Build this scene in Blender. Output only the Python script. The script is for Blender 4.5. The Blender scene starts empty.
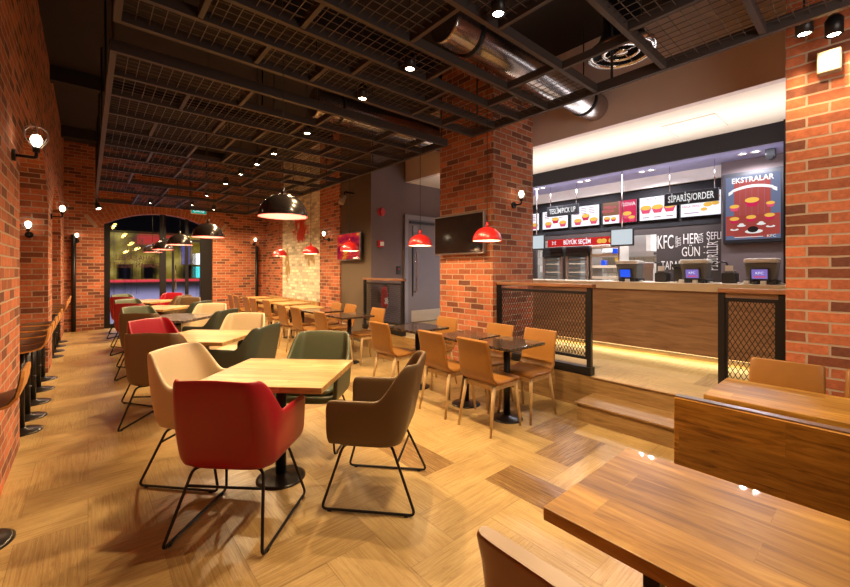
import bpy, bmesh, math, random
from mathutils import Vector, Matrix
random.seed(7)
PI = math.pi
C = bpy.context.scene
col = C.collection

# ------------------------------------------------------------------ camera, world, exposure
F_PX = 391.6; CAM_H = 1.46
cam_d = bpy.data.cameras.new('camera'); cam = bpy.data.objects.new('camera', cam_d); col.objects.link(cam)
cam_d.sensor_width = 36.0; cam_d.lens = 36.0 * F_PX / 850.0
cam_d.shift_y = -23.5 / 850.0
cam_d.clip_start = 0.02; cam_d.clip_end = 200
cam.location = (0, 0, CAM_H)
cam.rotation_euler = (PI / 2, 0, -math.atan((425 - 88) / F_PX))
C.camera = cam
C.view_settings.view_transform = 'Standard'; C.view_settings.look = 'None'
C.view_settings.exposure = 0.0; C.view_settings.gamma = 1.0; C.view_settings.use_curve_mapping = False
w = bpy.data.worlds.new('night'); C.world = w; w.use_nodes = True
w.node_tree.nodes['Background'].inputs[0].default_value = (0.10, 0.075, 0.06, 1)
w.node_tree.nodes['Background'].inputs[1].default_value = 0.15

WARM = (1.0, 0.69, 0.36); AMBER = (1.0, 0.60, 0.28); COOL = (0.93, 0.93, 1.0)
K_SPOT = 170.0; K_SCONCE = 42.0; K_PEND = 6.0; K_RED = 12.0; K_COOL = 48.0; K_CEIL_FILL = 40.0

def lamp(name, kind, loc, power, color, size=0.04, angle=120, blend=0.5, parent=None, rot=None, sx=1, sy=1):
    d = bpy.data.lights.new(name, kind); d.energy = power; d.color = color
    if kind == 'SPOT': d.spot_size = math.radians(angle); d.spot_blend = blend; d.shadow_soft_size = size
    elif kind == 'POINT': d.shadow_soft_size = size
    elif kind == 'AREA': d.shape = 'RECTANGLE'; d.size = sx; d.size_y = sy
    o = bpy.data.objects.new(name, d); col.objects.link(o); o.location = loc
    if rot: o.rotation_euler = rot
    if parent: o.parent = parent
    return o

# large soft area lights without fixtures, partly added as fill
lamp('counter_ceiling_fill', 'AREA', (5.75, 2.4, 2.75), K_CEIL_FILL, (1.0, 0.92, 0.86), rot=(PI, 0, 0), sx=0.7, sy=6.0)  # unseen area light added to brighten the white counter ceiling
lamp('kitchen_light', 'AREA', (8.6, 2.6, 2.7), 230, COOL, rot=(0, 0, 0), sx=1.4, sy=5.0)
lamp('dining_rear_fill', 'AREA', (1.9, -1.3, 2.3), 45, (1.0, .82, .66), rot=Vector((.75, .62, .45)).to_track_quat('-Z', 'Y').to_euler(), sx=1.6, sy=1.0)  # unseen fill added behind the camera to lift the bulkhead
lamp('menu_wash_fill', 'AREA', (6.62, 2.6, 3.03), 14, (0.85, 0.85, 1.0), rot=(0, math.radians(-35), 0), sx=0.12, sy=4.5)  # no lamp here; added wash over soffit and menu wall
lamp('street_light', 'AREA', (4.0, 24.0, 9.0), 2600, (0.75, 0.72, 1.0), rot=(0, 0, 0), sx=14, sy=18)

# ------------------------------------------------------------------ materials
MATS = {}
def newmat(name):
    m = bpy.data.materials.new(name); m.use_nodes = True; MATS[name] = m
    nt = m.node_tree; b = nt.nodes['Principled BSDF']
    return m, nt, b
def N(nt, t, **kw):
    n = nt.nodes.new(t)
    for k, v in kw.items():
        if k.startswith('i_'): n.inputs[int(k[2:])].default_value = v
        else: setattr(n, k, v)
    return n
def ramp(nt, fac, stops):
    r = N(nt, 'ShaderNodeValToRGB')
    e = r.color_ramp.elements
    while len(e) < len(stops): e.new(0.5)
    for i, (p, c) in enumerate(stops): e[i].position = p; e[i].color = (*c, 1)
    nt.links.new(fac, r.inputs[0]); return r.outputs[0]
def mixc(nt, fac, a, b, mode='MIX'):
    m = N(nt, 'ShaderNodeMix', data_type='RGBA', blend_type=mode)
    for s, v in ((0, fac), (6, a), (7, b)):
        if isinstance(v, (int, float)): m.inputs[s].default_value = v
        elif isinstance(v, tuple): m.inputs[s].default_value = (*v, 1)
        else: nt.links.new(v, m.inputs[s])
    return m.outputs[2]
def math_(nt, op, a, b=0.0):
    m = N(nt, 'ShaderNodeMath', operation=op)
    for s, v in ((0, a), (1, b)):
        if isinstance(v, (int, float)): m.inputs[s].default_value = v
        else: nt.links.new(v, m.inputs[s])
    return m.outputs[0]
def bump(nt, b, h, strength=0.3, dist=0.01):
    n = N(nt, 'ShaderNodeBump'); n.inputs['Strength'].default_value = strength; n.inputs['Distance'].default_value = dist
    nt.links.new(h, n.inputs['Height']); nt.links.new(n.outputs[0], b.inputs['Normal'])

def plain(name, c, rough=0.5, metal=0.0, noise=0.0, scale=8.0, bmp=0.0, spec=0.5, coat=0.0):
    m, nt, b = newmat(name)
    b.inputs['Roughness'].default_value = rough; b.inputs['Metallic'].default_value = metal
    b.inputs['Specular IOR Level'].default_value = spec; b.inputs['Coat Weight'].default_value = coat
    tc = N(nt, 'ShaderNodeTexCoord'); nz = N(nt, 'ShaderNodeTexNoise'); nz.inputs['Scale'].default_value = scale; nz.inputs['Detail'].default_value = 4
    nt.links.new(tc.outputs['Object'], nz.inputs['Vector'])
    k = max(noise, 0.04)
    o = mixc(nt, nz.outputs[0], tuple(v * (1 - k) for v in c), tuple(min(1, v * (1 + k)) for v in c))
    nt.links.new(o, b.inputs['Base Color'])
    if bmp: bump(nt, b, nz.outputs[0], bmp, 0.004)
    return m
def emit(name, c, strength, base=None):
    m, nt, b = newmat(name)
    b.inputs['Base Color'].default_value = (*(base or tuple(v * .12 for v in c)), 1); b.inputs['Roughness'].default_value = 0.25
    b.inputs['Emission Color'].default_value = (*c, 1); b.inputs['Emission Strength'].default_value = strength
    return m
def wall_uv(nt):
    """metres along the wall and up, whatever way the wall faces"""
    g = N(nt, 'ShaderNodeNewGeometry'); p = N(nt, 'ShaderNodeSeparateXYZ'); n = N(nt, 'ShaderNodeSeparateXYZ')
    nt.links.new(g.outputs['Position'], p.inputs[0]); nt.links.new(g.outputs['True Normal'], n.inputs[0])
    ax = math_(nt, 'ABSOLUTE', n.outputs[0]); isx = math_(nt, 'GREATER_THAN', ax, 0.5)
    az = math_(nt, 'ABSOLUTE', n.outputs[2]); isz = math_(nt, 'GREATER_THAN', az, 0.72)
    u = N(nt, 'ShaderNodeMix', data_type='FLOAT'); nt.links.new(isx, u.inputs[0]); nt.links.new(p.outputs[0], u.inputs[2]); nt.links.new(p.outputs[1], u.inputs[3])
    v = N(nt, 'ShaderNodeMix', data_type='FLOAT'); nt.links.new(isz, v.inputs[0]); nt.links.new(p.outputs[2], v.inputs[2]); nt.links.new(p.outputs[1], v.inputs[3])
    c = N(nt, 'ShaderNodeCombineXYZ'); nt.links.new(u.outputs[0], c.inputs[0]); nt.links.new(v.outputs[0], c.inputs[1])
    return c.outputs[0], g
def brick_mat(name, c1, c2, mortar, dark, white=False, length=0.235, row=0.078, rough=0.85):
    m, nt, b = newmat(name)
    uv, g = wall_uv(nt)
    wob = N(nt, 'ShaderNodeTexNoise'); wob.inputs['Scale'].default_value = 9.0
    nt.links.new(g.outputs['Position'], wob.inputs['Vector'])
    wv = N(nt, 'ShaderNodeVectorMath', operation='SCALE'); nt.links.new(wob.outputs['Color'], wv.inputs[0]); wv.inputs['Scale'].default_value = 0.010
    ad = N(nt, 'ShaderNodeVectorMath', operation='ADD'); nt.links.new(uv, ad.inputs[0]); nt.links.new(wv.outputs[0], ad.inputs[1])
    br = N(nt, 'ShaderNodeTexBrick'); br.offset = 0.5; br.squash = 1.0
    nt.links.new(ad.outputs[0], br.inputs['Vector'])
    br.inputs['Color1'].default_value = (0, 0, 0, 1); br.inputs['Color2'].default_value = (1, 1, 1, 1); br.inputs['Mortar'].default_value = (0.5, 0.5, 0.5, 1)
    br.inputs['Scale'].default_value = 1.0; br.inputs['Mortar Size'].default_value = 0.0075; br.inputs['Mortar Smooth'].default_value = 0.25
    br.inputs['Bias'].default_value = 0.0; br.inputs['Brick Width'].default_value = length; br.inputs['Row Height'].default_value = row
    per = ramp(nt, br.outputs['Color'], [(0.0, dark), (0.20, tuple(v * .62 for v in c1)), (0.34, c1), (0.68, c2), (1.0, tuple(v * 1.25 for v in c2))])
    nz = N(nt, 'ShaderNodeTexNoise'); nz.inputs['Scale'].default_value = 22.0; nz.inputs['Detail'].default_value = 6; nz.inputs['Roughness'].default_value = 0.7
    nt.links.new(g.outputs['Position'], nz.inputs['Vector'])
    mo = ramp(nt, nz.outputs[0], [(0.3, (0.6, 0.58, 0.58)), (0.65, (1.15, 1.12, 1.1))])
    per = mixc(nt, 0.75, per, mo, 'MULTIPLY')
    o = mixc(nt, br.outputs['Fac'], per, mortar)
    nt.links.new(o, b.inputs['Base Color']); b.inputs['Roughness'].default_value = rough
    inv = math_(nt, 'SUBTRACT', 1.0, br.outputs['Fac']); h = math_(nt, 'ADD', inv, math_(nt, 'MULTIPLY', nz.outputs[0], 0.5))
    bump(nt, b, h, 0.8, 0.012)
    return m, nt, b, o, g
brick_mat('brick', (0.36, 0.10, 0.042), (0.47, 0.138, 0.058), (0.43, 0.32, 0.235), (0.15, 0.048, 0.028))
# painted brick with a worn abstract mural
m, nt, b, o, g = brick_mat('painted_brick', (0.74, 0.69, 0.54), (0.80, 0.75, 0.60), (0.56, 0.50, 0.38), (0.66, 0.60, 0.46))
sp = N(nt, 'ShaderNodeSeparateXYZ'); nt.links.new(g.outputs['Position'], sp.inputs[0])
def blob(cy, cz, ry, rz, thr, sc, seed):
    dy = math_(nt, 'DIVIDE', math_(nt, 'SUBTRACT', sp.outputs[1], cy), ry); dz = math_(nt, 'DIVIDE', math_(nt, 'SUBTRACT', sp.outputs[2], cz), rz)
    d = math_(nt, 'ADD', math_(nt, 'MULTIPLY', dy, dy), math_(nt, 'MULTIPLY', dz, dz))
    n_ = N(nt, 'ShaderNodeTexNoise', noise_dimensions='4D'); n_.inputs['Scale'].default_value = sc; n_.inputs['Detail'].default_value = 5; n_.inputs['W'].default_value = seed
    nt.links.new(g.outputs['Position'], n_.inputs['Vector'])
    v = math_(nt, 'SUBTRACT', math_(nt, 'ADD', n_.outputs[0], 0.28), math_(nt, 'MULTIPLY', d, 0.42))
    return ramp(nt, v, [(thr - .03, (0, 0, 0)), (thr + 0.11, (1, 1, 1))])
o = mixc(nt, blob(9.9, 2.55, 0.75, 0.50, 0.58, 6.5, 1.3), o, (0.60, 0.06, 0.04))
o = mixc(nt, blob(10.75, 1.5, 0.25, 0.8, 0.60, 5.5, 4.1), o, (0.36, 0.24, 0.09))
o = mixc(nt, blob(9.3, 1.85, 0.5, 0.5, 0.62, 6.5, 7.7), o, (0.40, 0.27, 0.11))
nt.links.new(o, b.inputs['Base Color'])

# stone floor laid as single tiles in a herringbone; each tile has its own tone and grain direction
m, nt, b = newmat('travertine')
at = N(nt, 'ShaderNodeAttribute', attribute_name='tile'); sa = N(nt, 'ShaderNodeSeparateColor'); nt.links.new(at.outputs['Color'], sa.inputs[0])
g = N(nt, 'ShaderNodeNewGeometry'); sp = N(nt, 'ShaderNodeSeparateXYZ'); nt.links.new(g.outputs['Position'], sp.inputs[0])
def fm(a, b_, f):
    x = N(nt, 'ShaderNodeMix', data_type='FLOAT'); nt.links.new(f, x.inputs[0]); nt.links.new(a, x.inputs[2]); nt.links.new(b_, x.inputs[3]); return x.outputs[0]
al = fm(sp.outputs[0], sp.outputs[1], sa.outputs[1]); ac = fm(sp.outputs[1], sp.outputs[0], sa.outputs[1])
cx = N(nt, 'ShaderNodeCombineXYZ'); nt.links.new(math_(nt, 'MULTIPLY', al, 1.1), cx.inputs[0]); nt.links.new(math_(nt, 'MULTIPLY', ac, 26.0), cx.inputs[1])
nt.links.new(math_(nt, 'MULTIPLY', sa.outputs[2], 60.0), cx.inputs[2])
n1 = N(nt, 'ShaderNodeTexNoise'); n1.inputs['Scale'].default_value = 1.6; n1.inputs['Detail'].default_value = 7; n1.inputs['Roughness'].default_value = 0.72; n1.inputs['Distortion'].default_value = 2.4
nt.links.new(cx.outputs[0], n1.inputs['Vector'])
n2 = N(nt, 'ShaderNodeTexNoise'); n2.inputs['Scale'].default_value = 6.0; n2.inputs['Detail'].default_value = 3
c3 = N(nt, 'ShaderNodeCombineXYZ'); nt.links.new(math_(nt, 'MULTIPLY', al, 7.0), c3.inputs[0]); nt.links.new(math_(nt, 'MULTIPLY', ac, 22.0), c3.inputs[1]); nt.links.new(c3.outputs[0], n2.inputs['Vector'])
n3 = N(nt, 'ShaderNodeTexNoise'); n3.inputs['Scale'].default_value = 2.3; n3.inputs['Detail'].default_value = 3; nt.links.new(g.outputs['Position'], n3.inputs['Vector'])
light_ = ramp(nt, n1.outputs[0], [(0.30, (0.36, 0.215, 0.075)), (0.50, (0.50, 0.350, 0.150)), (0.68, (0.60, 0.455, 0.225))])
dark_ = ramp(nt, n1.outputs[0], [(0.36, (0.09, 0.040, 0.013)), (0.5, (0.22, 0.12, 0.042)), (0.64, (0.42, 0.28, 0.12))])
o = mixc(nt, sa.outputs[0], light_, dark_)
o = mixc(nt, 1.0, o, ramp(nt, n3.outputs[0], [(0.3, (0.80, 0.76, 0.70)), (0.7, (1.12, 1.12, 1.12))]), 'MULTIPLY')
pit = ramp(nt, n2.outputs[0], [(0.29, (0.40, 0.33, 0.26)), (0.34, (1, 1, 1))])
o = mixc(nt, 0.8, o, pit, 'MULTIPLY')
nt.links.new(o, b.inputs['Base Color'])
ro = ramp(nt, n1.outputs[0], [(0.3, (0.42, 0.42, 0.42)), (0.7, (0.24, 0.24, 0.24))]); nt.links.new(ro, b.inputs['Roughness'])
bump(nt, b, n2.outputs[0], 0.08, 0.003)

def wood(name, dark, mid, light, axis=0, stave=None, rough=0.4, scale=1.0, vert=False, coat=0.0):
    """grain runs along object axis `axis`; stave=(length, width) lays it as glued boards"""
    m, nt, b = newmat(name)
    tc = N(nt, 'ShaderNodeTexCoord'); s = N(nt, 'ShaderNodeSeparateXYZ'); nt.links.new(tc.outputs['Object'], s.inputs[0])
    rest = [i for i in (0, 1, 2) if i != axis]
    cr = N(nt, 'ShaderNodeCombineXYZ'); c2 = N(nt, 'ShaderNodeCombineXYZ')
    across = s.outputs[2] if vert else s.outputs[rest[0]]
    nt.links.new(math_(nt, 'MULTIPLY', s.outputs[axis], 1.3 * scale), cr.inputs[0])
    nt.links.new(math_(nt, 'MULTIPLY', across, 11.0 * scale), cr.inputs[1])
    other = s.outputs[rest[0]] if vert and rest[0] != 2 else s.outputs[rest[1]]
    zz = math_(nt, 'MULTIPLY', other, 11.0 * scale)
    if stave:
        nt.links.new(s.outputs[axis], c2.inputs[0]); nt.links.new(across, c2.inputs[1])
        br = N(nt, 'ShaderNodeTexBrick'); br.offset = 0.37; nt.links.new(c2.outputs[0], br.inputs['Vector'])
        br.inputs['Color1'].default_value = (0, 0, 0, 1); br.inputs['Color2'].default_value = (1, 1, 1, 1); br.inputs['Mortar'].default_value = (0.3, 0.3, 0.3, 1)
        br.inputs['Scale'].default_value = 1.0; br.inputs['Mortar Size'].default_value = 0.0008; br.inputs['Brick Width'].default_value = stave[0]; br.inputs['Row Height'].default_value = stave[1]
        sc = N(nt, 'ShaderNodeSeparateColor'); nt.links.new(br.outputs['Color'], sc.inputs[0])
        zz = math_(nt, 'ADD', zz, math_(nt, 'MULTIPLY', sc.outputs[0], 37.0))
    nt.links.new(zz, cr.inputs[2])
    nz = N(nt, 'ShaderNodeTexNoise'); nz.inputs['Scale'].default_value = 2.2; nz.inputs['Detail'].default_value = 8; nz.inputs['Roughness'].default_value = 0.6; nz.inputs['Distortion'].default_value = 0.9
    nt.links.new(cr.outputs[0], nz.inputs['Vector'])
    o = ramp(nt, nz.outputs[0], [(0.3, dark), (0.5, mid), (0.7, light)])
    if stave:
        tone = ramp(nt, br.outputs['Color'], [(0.0, (0.72, 0.70, 0.68)), (1.0, (1.18, 1.18, 1.15))])
        o = mixc(nt, 1.0, o, tone, 'MULTIPLY')
    nt.links.new(o, b.inputs['Base Color']); b.inputs['Roughness'].default_value = rough; b.inputs['Coat Weight'].default_value = coat
    bump(nt, b, nz.outputs[0], 0.06, 0.002)
    return m
wood('oak_top', (0.34, 0.18, 0.055), (0.50, 0.30, 0.11), (0.62, 0.41, 0.18), 0, (0.42, 0.055), 0.32)
wood('walnut_top', (0.20, 0.09, 0.012), (0.40, 0.205, 0.030), (0.57, 0.34, 0.075), 1, (0.55, 0.11), 0.36, coat=0.1)
wood('partition_wood', (0.15, 0.055, 0.006), (0.42, 0.19, 0.022), (0.58, 0.29, 0.045), 1, (0.6, 0.14), 0.38, 1.8, vert=True)
wood('riser_wood', (0.24, 0.13, 0.045), (0.38, 0.225, 0.085), (0.48, 0.31, 0.13), 1, (1.2, 0.17), 0.42, vert=True)
wood('counter_wood', (0.20, 0.11, 0.06), (0.30, 0.17, 0.095), (0.37, 0.225, 0.13), 1, None, 0.45, 0.8, vert=True)
wood('rail_wood', (0.12, 0.045, 0.02), (0.22, 0.09, 0.04), (0.32, 0.14, 0.06), 1, None, 0.4)
wood('ash_leg', (0.46, 0.30, 0.14), (0.58, 0.40, 0.20), (0.66, 0.48, 0.27), 2, None, 0.45)
wood('stool_seat', (0.06, 0.028, 0.018), (0.10, 0.05, 0.032), (0.15, 0.08, 0.05), 0, None, 0.35)
wood('ply_edge', (0.45, 0.18, 0.04), (0.58, 0.26, 0.07), (0.7, 0.35, 0.11), 0, None, 0.4)
plain('leather_red', (0.30, 0.005, 0.016), 0.36, noise=0.06, scale=60, bmp=0.06)
plain('leather_cream', (0.62, 0.50, 0.33), 0.42, noise=0.05, scale=60, bmp=0.06)
plain('leather_brown', (0.135, 0.083, 0.040), 0.42, noise=0.06, scale=60, bmp=0.06)
plain('leather_green', (0.085, 0.10, 0.058), 0.42, noise=0.06, scale=60, bmp=0.06)
plain('leather_teal', (0.045, 0.060, 0.045), 0.42, noise=0.06, scale=60, bmp=0.06)
plain('leather_tan', (0.27, 0.112, 0.020), 0.40, noise=0.12, scale=14, bmp=0.08)
plain('leather_chestnut', (0.26, 0.105, 0.03), 0.38, noise=0.12, scale=14, bmp=0.08)
plain('black_metal', (0.022, 0.020, 0.022), 0.38, 0.6)
plain('dark_disc', (0.018, 0.014, 0.014), 0.3, 0.3)
plain('grid_metal', (0.052, 0.042, 0.042), 0.5, 0.2)
plain('wire_metal', (0.10, 0.082, 0.08), 0.42, 0.5)
plain('ceiling_dark', (0.017, 0.013, 0.014), 0.9, noise=0.25, scale=1.5)
plain('taupe_wall', (0.17, 0.125, 0.125), 0.75, noise=0.10, scale=3, bmp=0.05)
plain('chalk_wall', (0.055, 0.040, 0.036), 0.8, noise=0.1)
plain('taupe_wall_warm', (0.115, 0.082, 0.055), 0.7, noise=0.14, scale=2.5, bmp=0.05)
plain('taupe_bulkhead', (0.66, 0.56, 0.55), 0.8, noise=0.05, scale=1.5)
plain('white_plaster', (0.80, 0.74, 0.67), 0.85, noise=0.02)
plain('soffit_grey', (0.40, 0.42, 0.75), 0.55, noise=0.03)
plain('dark_band', (0.006, 0.004, 0.006), 0.8)
plain('kitchen_tile', (0.72, 0.70, 0.66), 0.35, noise=0.05)
plain('steel', (0.50, 0.46, 0.42), 0.28, 0.9, noise=0.1, scale=5)
plain('duct_metal', (0.50, 0.48, 0.50), 0.22, 1.0, noise=0.15, scale=9)
plain('chrome', (0.75, 0.74, 0.75), 0.12, 1.0)
plain('door_grey', (0.22, 0.19, 0.20), 0.55, noise=0.04)
plain('door_frame', (0.28, 0.27, 0.32), 0.5)
plain('kick_plate', (0.62, 0.54, 0.44), 0.35, 0.3)
plain('counter_top', (0.66, 0.54, 0.40), 0.38, noise=0.05)
plain('pendant_black', (0.022, 0.016, 0.015), 0.22, 0.3, coat=0.5)
plain('pendant_red', (0.48, 0.015, 0.015), 0.28, coat=0.4)
plain('pendant_pink', (0.85, 0.24, 0.27), 0.5)
plain('lamp_white', (0.85, 0.82, 0.76), 0.5)
plain('cord_black', (0.012, 0.011, 0.011), 0.6)
plain('plastic_dark', (0.030, 0.030, 0.032), 0.4)
plain('plastic_grey', (0.17, 0.17, 0.165), 0.45)
plain('plastic_light', (0.75, 0.72, 0.66), 0.45)
plain('fire_red', (0.52, 0.015, 0.02), 0.3, coat=0.3)
plain('beige_box', (0.36, 0.30, 0.22), 0.6)
plain('strip_metal', (0.30, 0.26, 0.26), 0.32, 0.8)
plain('pavement', (0.26, 0.25, 0.33), 0.7, noise=0.2, scale=1.2)
plain('paint_white', (0.78, 0.75, 0.70), 0.6)
plain('paint_black', (0.02, 0.02, 0.025), 0.4)
plain('ribbon', (0.78, 0.76, 0.74), 0.4)
plain('decal_dark_red', (0.05, 0.004, 0.004), 0.6)
plain('shop_dark', (0.03, 0.025, 0.03), 0.7)
plain('foliage_dark', (0.03, 0.05, 0.02), 0.8, noise=0.4)
# speckled polished stone
m, nt, b = newmat('black_granite')
tc = N(nt, 'ShaderNodeTexCoord'); v = N(nt, 'ShaderNodeTexNoise'); v.inputs['Scale'].default_value = 70; v.inputs['Detail'].default_value = 3
nt.links.new(tc.outputs['Object'], v.inputs['Vector'])
nt.links.new(ramp(nt, v.outputs[0], [(0.45, (0.018, 0.012, 0.010)), (0.75, (0.16, 0.10, 0.07))]), b.inputs['Base Color']); b.inputs['Roughness'].default_value = 0.12
m, nt, b = newmat('grey_granite')
tc = N(nt, 'ShaderNodeTexCoord'); v = N(nt, 'ShaderNodeTexVoronoi'); v.inputs['Scale'].default_value = 26
nt.links.new(tc.outputs['Object'], v.inputs['Vector'])
nt.links.new(ramp(nt, v.outputs[0], [(0.1, (0.30, 0.24, 0.20)), (0.6, (0.10, 0.075, 0.065))]), b.inputs['Base Color']); b.inputs['Roughness'].default_value = 0.2
# glass
m, nt, b = newmat('window_glass')
b.inputs['Transmission Weight'].default_value = 1.0; b.inputs['Roughness'].default_value = 0.0; b.inputs['IOR'].default_value = 1.08; b.inputs['Base Color'].default_value = (0.92, 0.92, 0.95, 1)
b.inputs['Alpha'].default_value = 0.25
plain('screen_black', (0.010, 0.009, 0.010), 0.08, spec=0.8)
emit('bulb_glow', (1.0, 0.78, 0.50), 12)
emit('lens_glow', (1.0, 0.80, 0.52), 45)
emit('downlight_glow', (1.0, 0.86, 0.70), 14)
emit('menu_white', (0.88, 0.87, 0.93), 1.0)
emit('menu_red', (0.55, 0.02, 0.08), 0.8)
emit('menu_yellow', (0.85, 0.48, 0.08), 0.8)
emit('menu_brown', (0.22, 0.10, 0.05), 0.8)
emit('menu_green', (0.30, 0.42, 0.10), 0.7)
emit('menu_text', (0.45, 0.25, 0.30), 0.6)
emit('menu_pink', (0.70, 0.08, 0.16), 0.8)
emit('monitor_white', (0.66, 0.76, 0.82), 0.85)
emit('monitor_blue', (0.02, 0.10, 0.85), 1.0)
emit('display_violet', (0.22, 0.16, 0.55), 0.9)
emit('poster_red', (0.32, 0.055, 0.045), 1.0)
emit('poster_blue', (0.11, 0.13, 0.21), 1.0)
emit('poster_white', (0.85, 0.83, 0.80), 0.8)
emit('poster_dark', (0.03, 0.02, 0.02), 0.5)
emit('banner_red', (0.62, 0.02, 0.02), 0.7)
emit('sign_letters', (0.92, 0.92, 0.92), 0.9)
emit('exit_green', (0.0, 0.38, 0.28), 0.9)
emit('street_yellow', (0.22, 0.155, 0.02), 0.8)
nt = MATS['street_yellow'].node_tree; g_ = N(nt, 'ShaderNodeNewGeometry'); z_ = N(nt, 'ShaderNodeTexNoise'); z_.inputs['Scale'].default_value = 0.55; z_.inputs['Detail'].default_value = 6; nt.links.new(g_.outputs['Position'], z_.inputs['Vector'])
nt.links.new(ramp(nt, z_.outputs[0], [(0.38, (0.03, 0.018, 0.004)), (0.52, (0.26, 0.18, 0.02)), (0.66, (0.55, 0.42, 0.10))]), nt.nodes['Principled BSDF'].inputs['Emission Color'])  # lit look of the facade put into its glow, with dark noise patches
emit('street_sign_red', (0.45, 0.03, 0.02), 0.9)
emit('street_lamp', (1.0, 0.62, 0.15), 12)
emit('street_white', (0.8, 0.82, 0.9), 2.0)
emit('street_cyan', (0.1, 0.75, 0.75), 1.4)
emit('street_blue', (0.12, 0.12, 0.4), 0.8)
emit('street_red_line', (0.8, 0.06, 0.08), 1.0)
emit('led_strip', (1.0, 0.72, 0.30), 6)
emit('cabinet_glow', (0.85, 0.84, 0.80), 0.3)
# television picture
m, nt, b = newmat('tv_picture')
tc = N(nt, 'ShaderNodeTexCoord'); mp = N(nt, 'ShaderNodeMapping'); mp.inputs['Scale'].default_value = (1, 1.2, 3.5); nt.links.new(tc.outputs['Object'], mp.inputs[0])
nz = N(nt, 'ShaderNodeTexNoise'); nz.inputs['Scale'].default_value = 2.5; nt.links.new(mp.outputs[0], nz.inputs['Vector'])
o = ramp(nt, nz.outputs[0], [(0.3, (0.15, 0.0, 0.03)), (0.5, (0.5, 0.01, 0.03)), (0.62, (0.65, 0.04, 0.02)), (0.72, (0.7, 0.35, 0.02))])
nt.links.new(o, b.inputs['Emission Color']); b.inputs['Emission Strength'].default_value = 0.8; b.inputs['Base Color'].default_value = (0.02, 0.01, 0.01, 1); b.inputs['Roughness'].default_value = 0.1

# ------------------------------------------------------------------ mesh helpers
class MB:
    def __init__(s): s.v = []; s.f = []; s.sm = []
    def add(s, vs, fs, smooth=False, M=None):
        n = len(s.v)
        for p in vs: s.v.append(tuple(M @ Vector(p)) if M else tuple(p))
        for f in fs: s.f.append(tuple(i + n for i in f)); s.sm.append(smooth)
        return s
    def box(s, x0, x1, y0, y1, z0, z1, M=None):
        vs = [(x, y, z) for x in (x0, x1) for y in (y0, y1) for z in (z0, z1)]
        return s.add(vs, [(0, 1, 3, 2), (4, 6, 7, 5), (0, 4, 5, 1), (2, 3, 7, 6), (0, 2, 6, 4), (1, 5, 7, 3)], False, M)
    def rbox(s, x0, x1, y0, y1, z0, z1, r=0.01, M=None, seg=2):
        bm = bmesh.new(); bmesh.ops.create_cube(bm, size=1)
        for v in bm.verts: v.co = Vector((x0 + (v.co.x + .5) * (x1 - x0), y0 + (v.co.y + .5) * (y1 - y0), z0 + (v.co.z + .5) * (z1 - z0)))
        bmesh.ops.bevel(bm, geom=bm.edges[:], offset=r, segments=seg, profile=0.5, affect='EDGES')
        bm.verts.index_update()
        s.add([v.co.copy() for v in bm.verts], [tuple(v.index for v in f.verts) for f in bm.faces], False, M); bm.free(); return s
    def loft(s, rings, closed=True, caps=True, smooth=True, M=None):
        n = len(rings[0]); vs = [p for r in rings for p in r]; fs = []
        for i in range(len(rings) - 1):
            for j in range(n if closed else n - 1):
                k = (j + 1) % n; fs.append((i * n + j, i * n + k, (i + 1) * n + k, (i + 1) * n + j))
        s.add(vs, fs, smooth, M)
        if caps:
            s.add(rings[0], [tuple(range(n))[::-1]], False, M); s.add(rings[-1], [tuple(range(n))], False, M)
        return s
    def cyl(s, p0, p1, r0, r1=None, n=16, caps=True, M=None):
        r1 = r0 if r1 is None else r1; p0 = Vector(p0); p1 = Vector(p1); d = (p1 - p0).normalized()
        a = d.orthogonal().normalized(); b = d.cross(a)
        R = lambda p, r: [p + (a * math.cos(2 * PI * i / n) + b * math.sin(2 * PI * i / n)) * r for i in range(n)]
        return s.loft([R(p0, r0), R(p1, r1)], True, caps, True, M)
    def tube(s, pts, r, n=8, rad=0.0, closed=False, M=None):
        P = [Vector(p) for p in pts]
        if rad > 0:
            Q = []; L = len(P)
            for i in range(L):
                if not closed and i in (0, L - 1): Q.append(P[i]); continue
                a, b, c = P[i - 1], P[i], P[(i + 1) % L]
                da = (a - b); dc = (c - b); k = min(rad, da.length * .45, dc.length * .45)
                p0 = b + da.normalized() * k; p2 = b + dc.normalized() * k
                for t in (0, .25, .5, .75, 1): Q.append(p0 * (1 - t) ** 2 + b * 2 * t * (1 - t) + p2 * t * t)
            P = Q
        rings = []; prev = None; L = len(P)
        for i in range(L):
            if closed: d = (P[(i + 1) % L] - P[i - 1]).normalized()
            else: d = (P[min(i + 1, L - 1)] - P[max(i - 1, 0)]).normalized()
            a = d.orthogonal().normalized() if prev is None else (prev - d * prev.dot(d)).normalized()
            prev = a; b = d.cross(a)
            rings.append([P[i] + (a * math.cos(2 * PI * j / n) + b * math.sin(2 * PI * j / n)) * r for j in range(n)])
        if closed: rings.append(rings[0])
        return s.loft(rings, True, not closed, True, M)
    def lathe(s, prof, n=24, c=(0, 0, 0), M=None, smooth=True):
        rings = [[(c[0] + r * math.cos(2 * PI * i / n), c[1] + r * math.sin(2 * PI * i / n), c[2] + z) for i in range(n)] for r, z in prof]
        return s.loft(rings, True, False, smooth, M)
    def build(s, name, mat, parent=None, loc=None):
        me = bpy.data.meshes.new(name); me.from_pydata(s.v, [], s.f); me.update()
        me.polygons.foreach_set('use_smooth', s.sm)
        bm = bmesh.new(); bm.from_mesh(me); bmesh.ops.remove_doubles(bm, verts=bm.verts, dist=1e-5); bmesh.ops.recalc_face_normals(bm, faces=bm.faces); bm.to_mesh(me); bm.free()
        me.materials.append(MATS[mat]); o = bpy.data.objects.new(name, me); col.objects.link(o)
        if parent: o.parent = parent
        if loc: o.location = loc
        return o
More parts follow.
